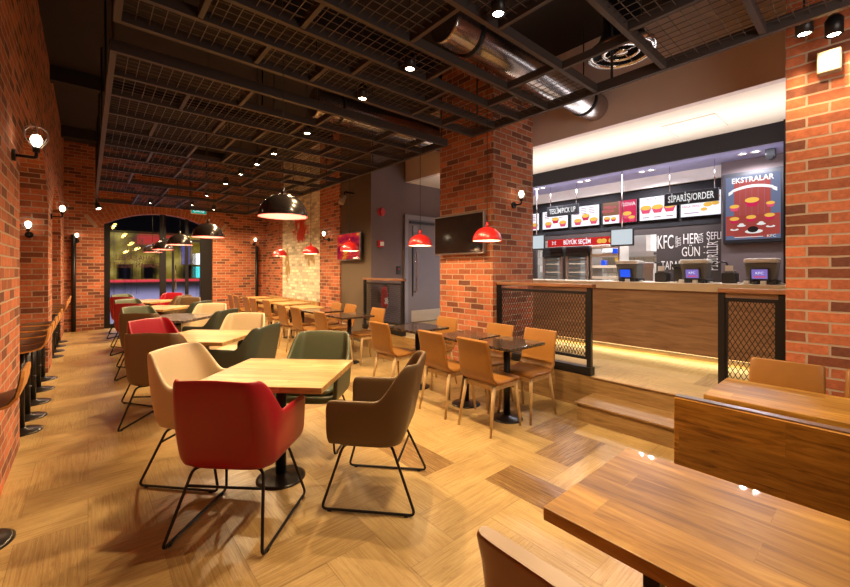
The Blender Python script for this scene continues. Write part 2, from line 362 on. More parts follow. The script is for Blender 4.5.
def tag(o, label=None, cat=None, group=None, kind=None):
    if label: o['label'] = label
    if cat: o['category'] = cat
    if group: o['group'] = group
    if kind: o['kind'] = kind
    return o
def thing(name, label, cat, loc=(0, 0, 0), rz=0, group=None):
    o = bpy.data.objects.new(name, None); col.objects.link(o); o.empty_display_size = 0.1
    o.location = loc; o.rotation_euler = (0, 0, rz); return tag(o, label, cat, group)
def dup(root, loc, rz, label, group=None):
    def rec(o, p):
        c = o.copy(); col.objects.link(c)
        if p: c.parent = p
        for ch in o.children: rec(ch, c)
        return c
    r = rec(root, None); r.location = loc; r.rotation_euler = (0, 0, rz); r['label'] = label
    if group: r['group'] = group
    return r
def struct(name, mb, mat, parent=None):
    o = mb.build(name, mat, parent)
    if not parent: o['kind'] = 'structure'
    return o
def B(*a): return MB().box(*a)
FACE_MX = lambda x, y, z: Matrix(((0, 0, -1, x), (-1, 0, 0, y), (0, 1, 0, z), (0, 0, 0, 1)))      # text on a face looking to -X
FACE_MY = lambda x, y, z: Matrix(((1, 0, 0, x), (0, 0, -1, y), (0, 1, 0, z), (0, 0, 0, 1)))       # text on a face looking to -Y
def text(name, s, size, mat, parent, M, sx=1.0, ext=0.002, align='CENTER', mirror=False, off=0.0):
    cu = bpy.data.curves.new(name, 'FONT'); cu.body = s; cu.size = size; cu.extrude = ext; cu.align_x = align; cu.align_y = 'CENTER'; cu.offset = off; cu.resolution_u = 3
    t = bpy.data.objects.new(name, cu); col.objects.link(t)
    dg = bpy.context.evaluated_depsgraph_get(); dg.update()
    me = bpy.data.meshes.new_from_object(t.evaluated_get(dg)); bpy.data.objects.remove(t); me.name = name
    me.transform(M @ Matrix.Diagonal((-sx if mirror else sx, 1, 1, 1))); me.materials.clear(); me.materials.append(MATS[mat])
    o = bpy.data.objects.new(name, me); col.objects.link(o)
    if parent: o.parent = parent
    return o

# ------------------------------------------------------------------ the setting
XL, XR, YF, YB, CEIL = -0.43, 4.20, 12.5, -2.4, 4.5
def tiles(x0, x1, y0, y1, z, name):
    W = 0.30; vs = []; fs = []; cols = []
    rnd = random.Random(3)
    for i in range(int(x0 / W) - 3, int(x1 / W) + 3):
        for j in range(int(y0 / W) - 3, int(y1 / W) + 3):
            t = (i - j) % 4
            if t == 0: r = (i * W, i * W + 2 * W, j * W, j * W + W); d = 0
            elif t == 3: r = (i * W, i * W + W, j * W, j * W + 2 * W); d = 1
            else: continue
            a, b_, c, e = max(r[0], x0), min(r[1], x1), max(r[2], y0), min(r[3], y1)
            if b_ - a < 0.01 or e - c < 0.01: continue
            g_ = 0.0012; n = len(vs)
            vs += [(a + g_, c + g_, z), (b_ - g_, c + g_, z), (b_ - g_, e - g_, z), (a + g_, e - g_, z)]; fs.append((n, n + 1, n + 2, n + 3))
            q = rnd.random(); dk = rnd.uniform(0, .12) if q < 0.62 else (rnd.uniform(0.1, 0.4) if q < 0.86 else rnd.uniform(0.55, 1.0))
            cols.append((dk, float(d), rnd.random(), 1.0))
    n = len(vs); zz = z - 0.002; zb = z - 0.06
    vs += [(x0, y0, zz), (x1, y0, zz), (x1, y1, zz), (x0, y1, zz), (x0, y0, zb), (x1, y0, zb), (x1, y1, zb), (x0, y1, zb)]
    for f in ((0, 1, 2, 3), (7, 6, 5, 4), (0, 4, 5, 1), (1, 5, 6, 2), (2, 6, 7, 3), (3, 7, 4, 0)): fs.append(tuple(k + n for k in f)); cols.append((0.9, 0.0, 0.3, 1.0))
    me = bpy.data.meshes.new(name); me.from_pydata(vs, [], fs); me.update()
    at_ = me.color_attributes.new('tile', 'FLOAT_COLOR', 'CORNER')
    k = 0
    for p, c in zip(me.polygons, cols):
        for _ in p.vertices: at_.data[k].color = c; k += 1
    me.materials.append(MATS['travertine']); o = bpy.data.objects.new(name, me); col.objects.link(o); return o
o = tiles(-1.1, 4.2, YB, 12.8, 0.0, 'floor'); o['kind'] = 'structure'
o = tiles(4.02, 9.7, YB, 6.5, 0.34, 'floor_raised'); o['kind'] = 'structure'
struct('platform_base', B(4.02, 9.7, YB, 6.5, 0.0, 0.279), 'shop_dark')
struct('trim_1', B(4.0, 4.019, 1.95, 6.5, 0.0, 0.34), 'riser_wood')           # boarded front of the raised floor
st = MB(); st.box(4.0, 4.019, YB, 1.949, 0.0, 0.335); st.box(3.985, 4.019, YB, 1.949, 0.335, 0.345); struct('trim_2', st, 'riser_wood')
st = MB(); st.box(3.62, 3.995, YB, 1.93, 0.0, 0.165); st.box(3.60, 3.995, YB, 1.95, 0.165, 0.178); struct('trim_3', st, 'riser_wood')
struct('ceiling', B(-1.2, 9.8, YB - .2, 12.9, CEIL, CEIL + .1), 'ceiling_dark')

def arch_wall(axis, c0, c1, a0, a1, ztop, openings, name, mat='brick'):
    """wall slab between planes c0,c1 along `axis`; openings = (start, end, spring, apex)"""
    mb = MB()
    P = (lambda a, c, z: (c, a, z)) if axis == 'y' else (lambda a, c, z: (a, c, z))
    def blk(s, e):
        vs = [P(a, c, z) for a in (s, e) for c in (c0, c1) for z in (0, ztop)]
        mb.add(vs, [(0, 1, 3, 2), (4, 6, 7, 5), (0, 4, 5, 1), (2, 3, 7, 6), (0, 2, 6, 4), (1, 5, 7, 3)])
    cur = a0
    for s, e, sp_, ap in openings:
        if s > cur: blk(cur, s)
        n = 20; mid = (s + e) / 2; hw = (e - s) / 2; h = ap - sp_; R_ = (hw * hw + h * h) / (2 * h)
        zc = ap - R_; ang = math.asin(hw / R_)
        pts = [(mid + R_ * math.sin(-ang + 2 * ang * i / n), zc + R_ * math.cos(-ang + 2 * ang * i / n)) for i in range(n + 1)]
        for (p, z0), (q, z1) in zip(pts, pts[1:]):
            vs = [P(p, c0, z0), P(q, c0, z1), P(q, c0, ztop), P(p, c0, ztop), P(p, c1, z0), P(q, c1, z1), P(q, c1, ztop), P(p, c1, ztop)]
            mb.add(vs, [(0, 1, 2, 3), (7, 6, 5, 4), (0, 4, 5, 1), (3, 2, 6, 7)])
        cur = e
    if cur < a1: blk(cur, a1)
    return struct(name, mb, mat)
arch_wall('y', -0.95, XL, YB, YF, CEIL, [(0.6, 3.45, 2.35, 3.05), (4.66, 7.72, 2.30, 3.05), (8.55, 11.1, 2.30, 3.0)], 'wall_left')
struct('wall_niches', B(-1.1, -0.955, YB, YF, 0, CEIL), 'brick')
arch_wall('x', YF, YF + 0.30, -1.1, XR + .2, CEIL, [(0.30, 2.72, 2.60, 2.95)], 'wall_far')
struct('wall_back', B(-1.1, 9.7, YB - .15, YB, 0, CEIL), 'taupe_wall_warm')
# right side of the far dining room: dark panel, brick pier, painted brick, brick
struct('wall_right', B(XR, XR + .15, 6.505, 7.70, 0, CEIL), 'taupe_wall_warm')
struct('wall_right_pier', B(XR - .03, XR + .15, 7.70, 8.67, 0, CEIL), 'brick')
mb = MB(); mb.box(XR, XR + .15, 8.67, 11.1, 0, 0.69); mb.box(XR, XR + .15, 11.1, YF, 0, CEIL); struct('wall_right_end', mb, 'brick')
struct('wall_right_painted', B(XR + .002, XR + .15, 8.67, 11.1, 0.69, CEIL), 'painted_brick')
struct('wall_door', B(XR + .001, 7.4, 6.5, 6.65, 0, CEIL), 'taupe_wall')
# brick pillars
struct('pillar_1', B(3.95, 4.84, 3.25, 4.25, 0, CEIL), 'brick')
struct('pillar_2', B(3.95, 4.75, -1.2, 0.46, 0, CEIL), 'brick')
# bulkhead, lit ceiling above the counter walk, band and soffit
struct('trim_4', B(5.05, 5.15, YB, 6.5, 3.30, CEIL), 'taupe_bulkhead')
struct('ceiling_counter', B(5.151, 9.7, YB, 6.5, 3.301, 3.36), 'white_plaster')
mb = MB(); mb.box(6.50, 6.58, YB, 6.5, 3.07, 3.30); struct('trim_5', mb, 'dark_band')
struct('ceiling_service', B(6.581, 7.34, YB, 6.5, 3.07, 3.10), 'soffit_grey')
struct('trim_6', B(7.34, 7.40, 1.56, 6.5, 2.88, 3.30), 'white_plaster')
mb = MB(); mb.box(7.40, 7.48, 1.56, 6.5, 2.19, 2.879); struct('wall_menu', mb, 'dark_band')
mb = MB(); mb.box(7.41, 7.48, 1.56, 6.5, 2.08, 2.189); mb.box(7.41, 7.48, 1.56, 2.51, 0.34, 2.08); mb.box(7.41, 7.48, 4.9, 6.5, 0.34, 2.08); struct('wall_counter', mb, 'chalk_wall')
struct('wall_poster', B(7.22, 7.49, YB, 1.559, 0.34, 3.069), 'taupe_wall')
struct('trim_7', B(6.44, 6.50, 0.70, 0.77, 0.34, 3.30), 'dark_band')
# kitchen shell
brick_mat('white_tile', (0.70, 0.68, 0.64), (0.74, 0.72, 0.68), (0.40, 0.38, 0.36), (0.66, 0.64, 0.6), length=.2, row=.2, rough=.3)
struct('wall_kitchen', B(9.55, 9.7, YB, 6.5, 0.34, 3.30), 'white_tile')
struct('wall_kitchen_end', B(7.49, 9.55, 6.3, 6.5, 0.34, 3.30), 'kitchen_tile')
# ceiling beams
for i, y in enumerate((0.4, 4.2, 8.0, 11.2)):
    struct('trim_%d' % (8 + i), B(XL, XR, y, y + .16, CEIL - .22, CEIL - .001), 'ceiling_dark')

# arch ring of upright bricks round the front window
ring = MB(); s_, e_, sp_, ap_ = 0.30, 2.72, 2.60, 2.95
hw = (e_ - s_) / 2; h = ap_ - sp_; R_ = (hw * hw + h * h) / (2 * h); zc = ap_ - R_; ang = math.asin(hw / R_) + 0.06; nb = 34
for i in range(nb):
    a = -ang + 2 * ang * (i + .5) / nb; da = ang / nb * 0.82
    for (r0, r1) in ((((R_ + .002), (R_ + .225)), ((R_ + .24), (R_ + .35))) if i % 2 else (((R_ + .002), (R_ + .11)), ((R_ + .125), (R_ + .35)))):
        vs = []
        for yy in (YF - .022, YF + .02):
            for rr, aa in ((r0, a - da), (r0, a + da), (r1, a + da), (r1, a - da)): vs.append(((s_ + e_) / 2 + rr * math.sin(aa), yy, zc + rr * math.cos(aa)))
        ring.add(vs, [(0, 1, 2, 3), (7, 6, 5, 4), (0, 4, 5, 1), (1, 5, 6, 2), (2, 6, 7, 3), (3, 7, 4, 0)])
plain('arch_brick', (0.42, 0.13, 0.052), 0.85, noise=0.45, scale=7, bmp=0.5)
struct('trim_12', ring, 'arch_brick')
bk = MB(); am = ang + .03
for i in range(24):
    a0_, a1_ = -am + 2 * am * i / 24, -am + 2 * am * (i + 1) / 24; vs = []
    for yy in (YF - .012, YF + .01):
        for rr, aa in ((R_ + .004, a0_), (R_ + .004, a1_), (R_ + .355, a1_), (R_ + .355, a0_)): vs.append(((s_ + e_) / 2 + rr * math.sin(aa), yy, zc + rr * math.cos(aa)))
    bk.add(vs, [(0, 1, 2, 3), (7, 6, 5, 4), (0, 4, 5, 1), (2, 6, 7, 3)])
plain('mortar', (0.42, 0.31, 0.23), 0.9, noise=0.15)
struct('trim_13', bk, 'mortar')
# shopfront: black frames, glass, door
fr = MB(); y0, y1 = YF + .10, YF + .17
fr.box(0.30, 0.42, y0, y1, 0, 2.62); fr.box(1.46, 1.60, y0, y1, 0, 2.95); fr.box(2.42, 2.72, y0, y1, 0, 2.66); fr.box(1.74, 1.79, y0 + .01, y1, 0, 2.25); fr.box(2.05, 2.13, y0 + .01, y1, 0, 2.9)
fr.box(0.42, 1.46, y0, y1, 0, 0.10); fr.box(1.60, 2.42, y0, y1, 0, 0.06); fr.box(1.60, 2.42, y0, y1, 2.24, 2.32)
win = struct('window_1', fr, 'black_metal')
MB().box(0.42, 1.46, y0 + .03, y0 + .04, 0.10, 2.93).build('pane', 'window_glass', win)
MB().box(1.60, 2.42, y0 + .03, y0 + .04, 0.06, 2.93).build('pane', 'window_glass', win)
MB().tube([(1.82, y0 - .03, 0.9), (1.82, y0 - .03, 1.6)], .012).build('door_handle', 'chrome', win)
for i, (s, zz, sz) in enumerate((('KFC', 2.20, .26), ('TATLI', 1.98, .20), ('DAHA ŞANELİ', 1.77, .18), ('OLAĞAN LEZZETİ', 1.58, .18))):
    text('lettering', s, sz, 'decal_dark_red', win, FACE_MY(0.94, y0 + .028, zz), .72, .001, mirror=True)
# street outside
struct('ground_street', B(-14, 36, 12.8, 62, -0.12, -0.02), 'pavement')

# ------------------------------------------------------------------ outside, seen through the arch
t = thing('shop_building', 'yellow lit shop front across the dark street', 'building', (0, 60, -0.02))
B(-4, 22, 0, 1.0, 0.0, 6.0).build('wall', 'street_yellow', t)
B(-4, 22, -.1, 1.1, 6.0, 20.0).build('upper_wall', 'shop_dark', t)
B(4.6, 9.0, -.06, -.001, 4.7, 5.9).build('sign_board', 'street_sign_red', t)
for x in (2.6, 5.0, 9.5, 13.0): B(x, x + 1.6, -.06, -.001, 0.35, 2.2).build('shop_window', 'shop_dark', t)
B(-4, 22, -.08, -.001, 0.0, 0.30).build('plinth', 'street_red_line', t)
t = thing('neon_sign', 'bright white and cyan upright light sign across the street', 'sign', (4.22, 22, -0.02))
B(-.05, .05, -.05, .05, 0, 1.7).build('post', 'shop_dark', t); B(-.18, .18, -.05, .05, 1.75, 2.3).build('panel', 'street_white', t); B(-.18, .18, -.05, .05, 1.1, 1.65).build('lower_panel', 'street_cyan', t)
t = thing('advert_panel', 'blue poster in a yellow frame hanging in the street', 'poster', (3.44, 21, -0.02))
B(-.03, .03, -.04, .04, 0, 1.7).build('post', 'shop_dark', t); B(-.18, .18, -.05, .05, 1.7, 2.68).build('frame', 'street_yellow', t); B(-.15, .15, -.06, -.051, 1.74, 2.64).build('picture', 'street_blue', t)
SL = [(1.18, 30, 4.1, 'highest, at the left'), (1.66, 30, 3.56, 'second highest'), (2.0, 30, 3.08, 'middle one'), (1.78, 30.5, 2.6, 'lowest'), (2.25, 29.5, 2.75, 'rightmost')]
for x, y, z, wd in SL:
    t = thing('street_lamp', 'glowing amber street lamp seen through the arch, %s' % wd, 'lamp', (x, y, -0.02), group='street lamps')
    MB().cyl((0, 0, 0), (0, 0, z - .05), .012, n=8).build('pole', 'shop_dark', t); MB().lathe([(0, z - .07), (.09, z), (.07, z + .06), (0, z + .07)], 12).build('globe', 'street_lamp', t)

# ------------------------------------------------------------------ hanging ceiling grid
def grid_panel(y0, y1, label, rows, seed, zg=3.05):
    rnd = random.Random(seed); x0, x1 = 0.12, 3.50
    t = thing('ceiling_grid', label, 'ceiling grid', (0, 0, 0), group='hanging ceiling grid panels')
    b_, h_ = 0.04, 0.085
    f = MB(); f.box(x0, x0 + b_, y0, y1, zg, zg + h_); f.box(x1 - b_, x1, y0, y1, zg, zg + h_); f.box(x0 + b_, x1 - b_, y0, y0 + b_, zg, zg + h_); f.box(x0 + b_, x1 - b_, y1 - b_, y1, zg, zg + h_)
    f.build('outer_frame', 'grid_metal', t)
    ys = [y0 + b_] + rows + [y1]
    wires = MB()
    for k, (a, c) in enumerate(zip(ys, ys[1:])):
        if k < len(rows): B(x0 + b_, x1 - b_, c, c + .035, zg + .005, zg + .075).build('crossbar', 'grid_metal', t)
        lo = a + (.035 if k else 0); hi = c - (b_ if k == len(rows) else 0)
        cut = []; x = x0 + (0.55 if k % 2 else 1.0) + rnd.uniform(-.15, .15)
        while x < x1 - .3: cut.append(x); x += rnd.choice((0.45, 0.8, 1.1))
        for x in cut: B(x, x + .03, lo, hi, zg + .01, zg + .07).build('short_bar', 'grid_metal', t)
        xs = [x0 + b_] + cut + [x1 - b_]
        for p, q in zip(xs, xs[1:]):
            if rnd.random() < 0.15: continue
            n = max(1, int((q - p) / .068)); w_ = .0021
            for i in range(1, n): wires.box(p + (q - p) * i / n - w_, p + (q - p) * i / n + w_, lo, hi, zg + .030, zg + .034)
            n = max(1, int((hi - lo) / .068))
            for i in range(1, n): wires.box(p, q, lo + (hi - lo) * i / n - w_, lo + (hi - lo) * i / n + w_, zg + .034, zg + .038)
    o = wires.build('wire_mesh', 'wire_metal', t)
    n = max(2, int((y1 - y0) / 1.6) + 1)
    for i in range(n):
        y = y0 + .1 + (y1 - y0 - .2) * i / (n - 1)
        for x in (x0 + .02, 1.75, x1 - .02):
            MB().cyl((x, y, zg + h_), (x, y, CEIL), .011, n=6).build('hanger', 'black_metal', t)
grid_panel(-1.7, 3.20, 'near black steel ceiling grid with wire mesh, over the front tables', [-.9, -.1, .5, 1.1, 1.65, 2.15, 2.5, 2.82], 5)
grid_panel(3.62, 11.9, 'far black steel ceiling grid with wire mesh, reaching to the arched window', [4.08, 4.55, 5.1, 5.7, 6.4, 7.1, 8.0, 9.0, 10.2], 9)

# ducts above the grid
def duct(p0, p1, r, label, mat='duct_metal', name='air_duct'):
    p0 = Vector(p0); p1 = Vector(p1); L = (p1 - p0).length; d = (p1 - p0).normalized(); a = d.orthogonal().normalized(); b_ = d.cross(a); n = int(L / .035); rings = []
    for i in range(n + 1):
        rr = r * (1.0 if i % 2 else 0.955); rings.append([p0 + d * (L * i / n) + (a * math.cos(2 * PI * k / 28) + b_ * math.sin(2 * PI * k / 28)) * rr for k in range(28)])
    t = thing(name, label, 'duct'); MB().loft(rings).build('pipe', mat, t)
    for q in (0.12, 0.88):
        c = p0 + d * L * q; MB().cyl(c - d * .02, c + d * .02, r * 1.05, n=28).build('clamp', 'black_metal', t)
        MB().cyl((c.x, c.y, c.z + r), (c.x, c.y, CEIL), .008, n=6).build('hanger', 'black_metal', t)
    return t
duct((2.3, 2.43, 3.58), (5.05, 2.43, 3.58), .17, 'silver ribbed round duct entering the taupe bulkhead right of the brick pillar')
duct((2.2, 4.75, 3.62), (5.05, 4.75, 3.62), .19, 'dark ribbed round duct running behind the brick pillar')
t = thing('air_diffuser', 'round chrome ceiling air diffuser above the wire grid', 'air vent', (3.72, 1.55, 3.45))
MB().lathe([(.16, .95), (.16, .22), (.20, .12), (.26, .02)], 32).build('neck', 'black_metal', t)
MB().lathe([(.235, .02), (.25, -.01), (.29, 0.0), (.29, .03), (.26, .05), (.235, .02)], 40).build('outer_ring', 'chrome', t)
MB().lathe([(.13, .03), (.14, .0), (.17, .01), (.165, .04), (.13, .03)], 32).build('inner_ring', 'chrome', t)
MB().lathe([(0.001, 0.0), (.05, .0), (.05, .03), (0.001, .05)], 20).build('hub', 'chrome', t)
for k in range(4): a = k * PI / 2; MB().cyl((.05 * math.cos(a), .05 * math.sin(a), .02), (.25 * math.cos(a), .25 * math.sin(a), .02), .006, n=6).build('spoke', 'chrome', t)

# ------------------------------------------------------------------ counter
t = thing('service_counter', 'long service counter with light stone top and brown wood front', 'counter', (5.65, 0, 0.34))
B(0.0, 0.60, YB + .01, 5.2, 0.075, 0.86).build('front_panel', 'counter_wood', t)
B(0.10, 0.58, YB + .01, 5.2, 0.0, 0.0745).build('plinth', 'steel', t)
B(-.06, 0.70, YB + .01, 5.25, 0.861, 0.955).build('countertop', 'counter_top', t)
o = B(0.06, 0.085, YB + .01, 5.2, 0.062, 0.0745).build('light_strip', 'led_strip', t)
lamp('strip_light', 'AREA', (0.05, 1.9, 0.058), 11, (1.0, 0.68, 0.26), parent=t, rot=(0, math.radians(35), 0), sx=0.05, sy=6.0)
CT = 0.34 + 0.955
def pos(y, label, kind):
    t = thing('cash_register', label, 'cash register', (6.0, y, CT), group='cash registers on the counter')
    MB().rbox(-.12, .14, -.15, .15, 0.0, .05, .012).build('base', 'plastic_dark', t)
    b_ = MB(); prof = [(-.10, .05), (-.13, .24), (.10, .27), (.13, .05)]
    ws = [.12, .145, .145, .12]
    vs = [(x, s * w_, z) for s in (-1, 1) for (x, z), w_ in zip(prof, ws)]
    b_.add(vs, [(0, 1, 2, 3), (7, 6, 5, 4), (0, 4, 5, 1), (1, 5, 6, 2), (2, 6, 7, 3), (3, 7, 4, 0)]); b_.build('body', 'plastic_grey', t)
    MB().rbox(-.15, .12, -.15, .15, .25, .30, .015).build('top_cover', 'plastic_light', t)
    M = Matrix.Rotation(math.radians(-9), 4, 'Y')
    s_ = MB().rbox(-.155, -.125, -.085, .085, .075, .21, .006, M).build('display', 'plastic_dark', t)
    MB().box(-.158, -.156, -.07, .07, .09, .198, M).build('screen', kind, s_)
    if kind == 'display_violet':
        text('logo', 'KFC', .04, 'menu_white', s_, M @ FACE_MX(-.160, 0, .155), 1.0, .0005)
        MB().box(-.1605, -.1585, -.05, .05, .105, .12, M).build('caption', 'menu_pink', s_)
    for i in range(4): MB().rbox(-.21, -.17, -.14 + i * .075, -.085 + i * .075, 0.0, .03 + .012 * (i % 2), .006).build('card_reader', 'plastic_light' if i % 2 else 'plastic_dark', t)
    for sg in (-1, 1): MB().tube([(0, .14 * sg, .02), (-.05, .2 * sg, .01), (-.12, .21 * sg, .012), (-.16, .19 * sg, .01)], .006, 6, .04).build('cable', 'plastic_light', t)
pos(2.38, 'grey cash register with plain blue screen, leftmost on the counter', 'monitor_blue')
pos(1.56, 'grey cash register with violet screen, below the chalk lettering', 'display_violet')
pos(0.90, 'grey cash register with violet screen, below the food poster', 'display_violet')
for y, lb in ((1.98, 'black receipt printer between the first two cash registers'), (1.22, 'black receipt printer between the last two cash registers')):
    t = thing('receipt_printer', lb, 'printer', (6.08, y, CT), group='receipt printers')
    MB().rbox(-.09, .09, -.075, .075, 0, .13, .015).build('body', 'plastic_dark', t); MB().rbox(-.08, .02, -.06, .06, .13, .155, .008).build('lid', 'plastic_grey', t); B(-.06, -.05, -.04, .04, .15, .22).build('paper', 'paint_white', t)
    MB().tube([(.05, .03, .15), (.07, .05, .26), (.0, .10, .27)], .012, 8, .03).build('scanner', 'plastic_dark', t)
t = thing('pole_printer', 'dark kitchen device with hooded top behind the second printer', 'machine', (6.15, 1.80, CT))
MB().rbox(-.06, .06, -.05, .05, 0, .20, .01).build('body', 'plastic_dark', t); MB().rbox(-.10, .08, -.07, .07, .20, .25, .01).build('hood', 'plastic_dark', t)

# hanging signs
def sign(x, ya, yb, z0, z1, s, label, size, sx):
    t = thing('hanging_sign', label, 'sign', (x, (ya + yb) / 2, 0)); hw = abs(yb - ya) / 2
    MB().rbox(0, .05, -hw, hw, z0, z1, .004).build('board', 'paint_black', t)
    text('lettering', s, size, 'sign_letters', t, FACE_MX(-.001, 0, (z0 + z1) / 2 - .005), sx, .001, off=.0012)
    for yy in (-hw * .85, hw * .80): MB().cyl((.025, yy, z1), (.025, yy, 3.07), .006, n=6).build('rod', 'chrome', t); 
sign(6.85, 2.21, 1.51, 2.46, 2.65, 'SİPARİŞ/ORDER', 'black hanging sign reading SİPARİŞ/ORDER over the counter', .145, .56)
sign(6.85, 4.28, 3.63, 2.50, 2.69, 'TESLİM/PICK UP', 'black hanging sign reading TESLİM/PICK UP near the brick pillar', .135, .56)

# menu screens
def food(mb_parent, y, z, r, kind, x):
    """a small printed dish: bowl or bucket with chips above"""
    b_ = MB(); b_.add([(x, y + r, z), (x, y - r, z), (x, y - r * .6, z - r), (x, y + r * .6, z - r)], [(0, 1, 2, 3)]); b_.add([(x + .001, y + r, z), (x + .001, y - r, z), (x + .001, y - r * .6, z - r), (x + .001, y + r * .6, z - r)], [(3, 2, 1, 0)])
    b_.build('dish', 'menu_red' if kind else 'menu_pink', mb_parent)
    c = MB(); n = 14
    c.add([(x - .0005, y + r * .95 * math.cos(2 * PI * i / n), z + r * .45 * math.sin(2 * PI * i / n) + r * .1) for i in range(n)], [tuple(range(n))]); c.build('food', 'menu_yellow', mb_parent)
def menu(ya, yb, z0, z1, label, layout):
    t = thing('menu_screen', label, 'menu screen', (7.36, (ya + yb) / 2, 0), group='lit menu screens above the counter'); hw = abs(ya - yb) / 2
    MB().rbox(0, .045, -hw, hw, z0, z1, .006).build('casing', 'screen_black', t)
    d = B(-.003, -.0005, -hw + .012, hw - .012, z0 + .012, z1 - .012).build('display', 'menu_white', t); zc = (z0 + z1) / 2; H_ = z1 - z0; x = -.005
    if layout == 'bowls':
        text('lettering', 'FAMILY BUCKET', .05, 'menu_pink', d, FACE_MX(x, .04, z1 - .05), .8, .0005)
        for i in range(3): food(d, hw * (.62 - .62 * i), zc + .01, .092, 0, x); B(x, x + .001, hw * (.62 - .62 * i) - .05, hw * (.62 - .62 * i) + .05, z0 + .05, z0 + .065).build('text_line', 'menu_text', d)
    elif layout == 'promo':
        B(x, x + .001, .0, hw - .012, zc - .05, z1 - .012).build('picture_left', 'menu_brown', d); B(x, x + .001, -hw + .012, -.002, z0 + .012, z1 - .012).build('picture_right', 'menu_red', d)
        for q, zz in ((.16, zc + .10), (.20, zc + .03)): text('lettering', 'MEGA', .075, 'menu_pink', d, FACE_MX(x - .002, q, zz), 1.1, .0005)
        text('lettering', 'KOVA', .09, 'menu_white', d, FACE_MX(x - .002, -.16, zc + .12), 1.0, .0005)
        for q, zz, r in ((.22, zc - .10, .06), (.10, zc - .11, .05), (-.14, zc - .05, .08), (-.22, zc - .12, .06)): food(d, q, zz, r, q > 0, x - .003)
    elif layout == 'nugget':
        text('lettering', 'MEGA MENU', .05, 'menu_pink', d, FACE_MX(x, .12, zc - .03), .9, .0005)
        for q, zz, r in ((-.10, zc - .02, .06), (-.16, zc + .04, .06), (-.21, zc + .09, .05), (-.05, zc - .09, .045), (-.2, zc - .01, .05)):
            c = MB(); c.add([(x - .001, q + r * math.cos(2 * PI * i / 12), zz + r * .6 * math.sin(2 * PI * i / 12)) for i in range(12)], [tuple(range(12))]); c.build('food', 'menu_yellow', d)
        for zz in (zc + .06, z0 + .06): B(x, x + .001, .02, .22, zz, zz + .012).build('text_line', 'menu_text', d)
    else:
        n = 2 if layout == 'list' else 1
        for i in range(n + 1):
            q = hw * (.5 - .55 * i); food(d, q, z0 + .12 + .08 * (i % 2), .082, i % 2, x)
            for k in range(4): B(x, x + .001, q - .02, q + .09, z1 - .06 - .035 * k, z1 - .046 - .035 * k).build('text_line', 'menu_text', d)
menu(5.35, 4.78, 2.31, 2.69, 'lit menu screen with a red bucket, half hidden behind the brick pillar', 'list')
menu(4.71, 4.11, 2.31, 2.70, 'lit white menu screen behind the left half of the pick-up sign', 'list')
menu(4.05, 3.47, 2.31, 2.72, 'lit white menu screen with two dishes, right of the pick-up sign', 'list')
menu(3.42, 2.80, 2.31, 2.73, 'lit menu screen split into brown and red promotional pictures', 'promo')
menu(2.77, 2.18, 2.31, 2.73, 'lit white menu screen with three red bowls in a row', 'bowls')
menu(2.14, 1.58, 2.31, 2.71, 'lit white menu screen with golden nuggets, behind the order sign', 'nugget')

# poster in a black case
t = thing('poster_case', 'framed illuminated food poster titled EKSTRALAR on the grey wall block', 'poster', (7.18, 1.19, 0))
MB().rbox(0, .04, -.34, .34, 1.85, 2.88, .006).build('frame', 'paint_black', t)
d = B(-.003, -.0005, -.305, .305, 1.90, 2.82).build('picture', 'poster_blue', t)
pl = MB()
for i in range(6): pl.box(-.006, -.0035, -.20 + i * .068, -.136 + i * .068, 1.92 + .01 * (i % 2), 2.76)
pl.box(-.006, -.0035, -.30, .30, 1.96, 2.25); pl.build('red_planks', 'poster_red', d)
rb = MB()
for i in range(10):
    a, b_ = -.23 + .046 * i, -.23 + .046 * (i + 1); za, zb = 2.66 - .9 * a * a, 2.66 - .9 * b_ * b_
    rb.add([(-.008, a, za - .02), (-.008, b_, zb - .02), (-.008, b_, zb + .02), (-.008, a, za + .02)], [(0, 1, 2, 3)])
rb.add([(-.008, .22, 2.58), (-.008, .27, 2.55), (-.008, .27, 2.60), (-.008, .22, 2.63)], [(0, 1, 2, 3)]); rb.add([(-.008, -.22, 2.58), (-.008, -.27, 2.55), (-.008, -.27, 2.60), (-.008, -.22, 2.63)], [(3, 2, 1, 0)])
rb.build('ribbon', 'poster_white', d)
text('lettering', 'EKSTRALAR', .105, 'poster_white', d, FACE_MX(-.010, 0, 2.755), .85, .0005, off=.002)
text('logo', 'KFC', .05, 'poster_white', d, FACE_MX(-.010, -.21, 1.935), 1.1, .0005)
B(-.009, -.008, -.12, .20, 1.93, 1.938).build('text_line', 'poster_white', d)
for y, z, r, k in ((.20, 2.38, .06, 0), (0.0, 2.45, .085, 1), (-.20, 2.39, .05, 0), (.20, 2.20, .06, 1), (0.01, 2.21, .06, 1), (-.19, 2.22, .06, 1)):
    food(d, y, z, r, k, -.009)
def ell(y, z, ry, rz, mat, nm, x):
    c = MB(); c.add([(x, y + ry * math.cos(2 * PI * i / 16), z + rz * math.sin(2 * PI * i / 16)) for i in range(16)], [tuple(range(16))]); c.build(nm, mat, d)
for y, z in ((.20, 2.05), (.12, 2.10), (-.20, 2.07), (-.10, 2.11)): ell(y, z, .05, .016, 'poster_white', 'saucer', -.009); ell(y, z + .018, .028, .018, 'poster_red' if z < 2.09 else 'poster_white', 'cup', -.0095)
ell(-.02, 2.01, .10, .03, 'poster_white', 'plate', -.010); ell(-.01, 2.04, .06, .045, 'poster_dark', 'cake', -.011)

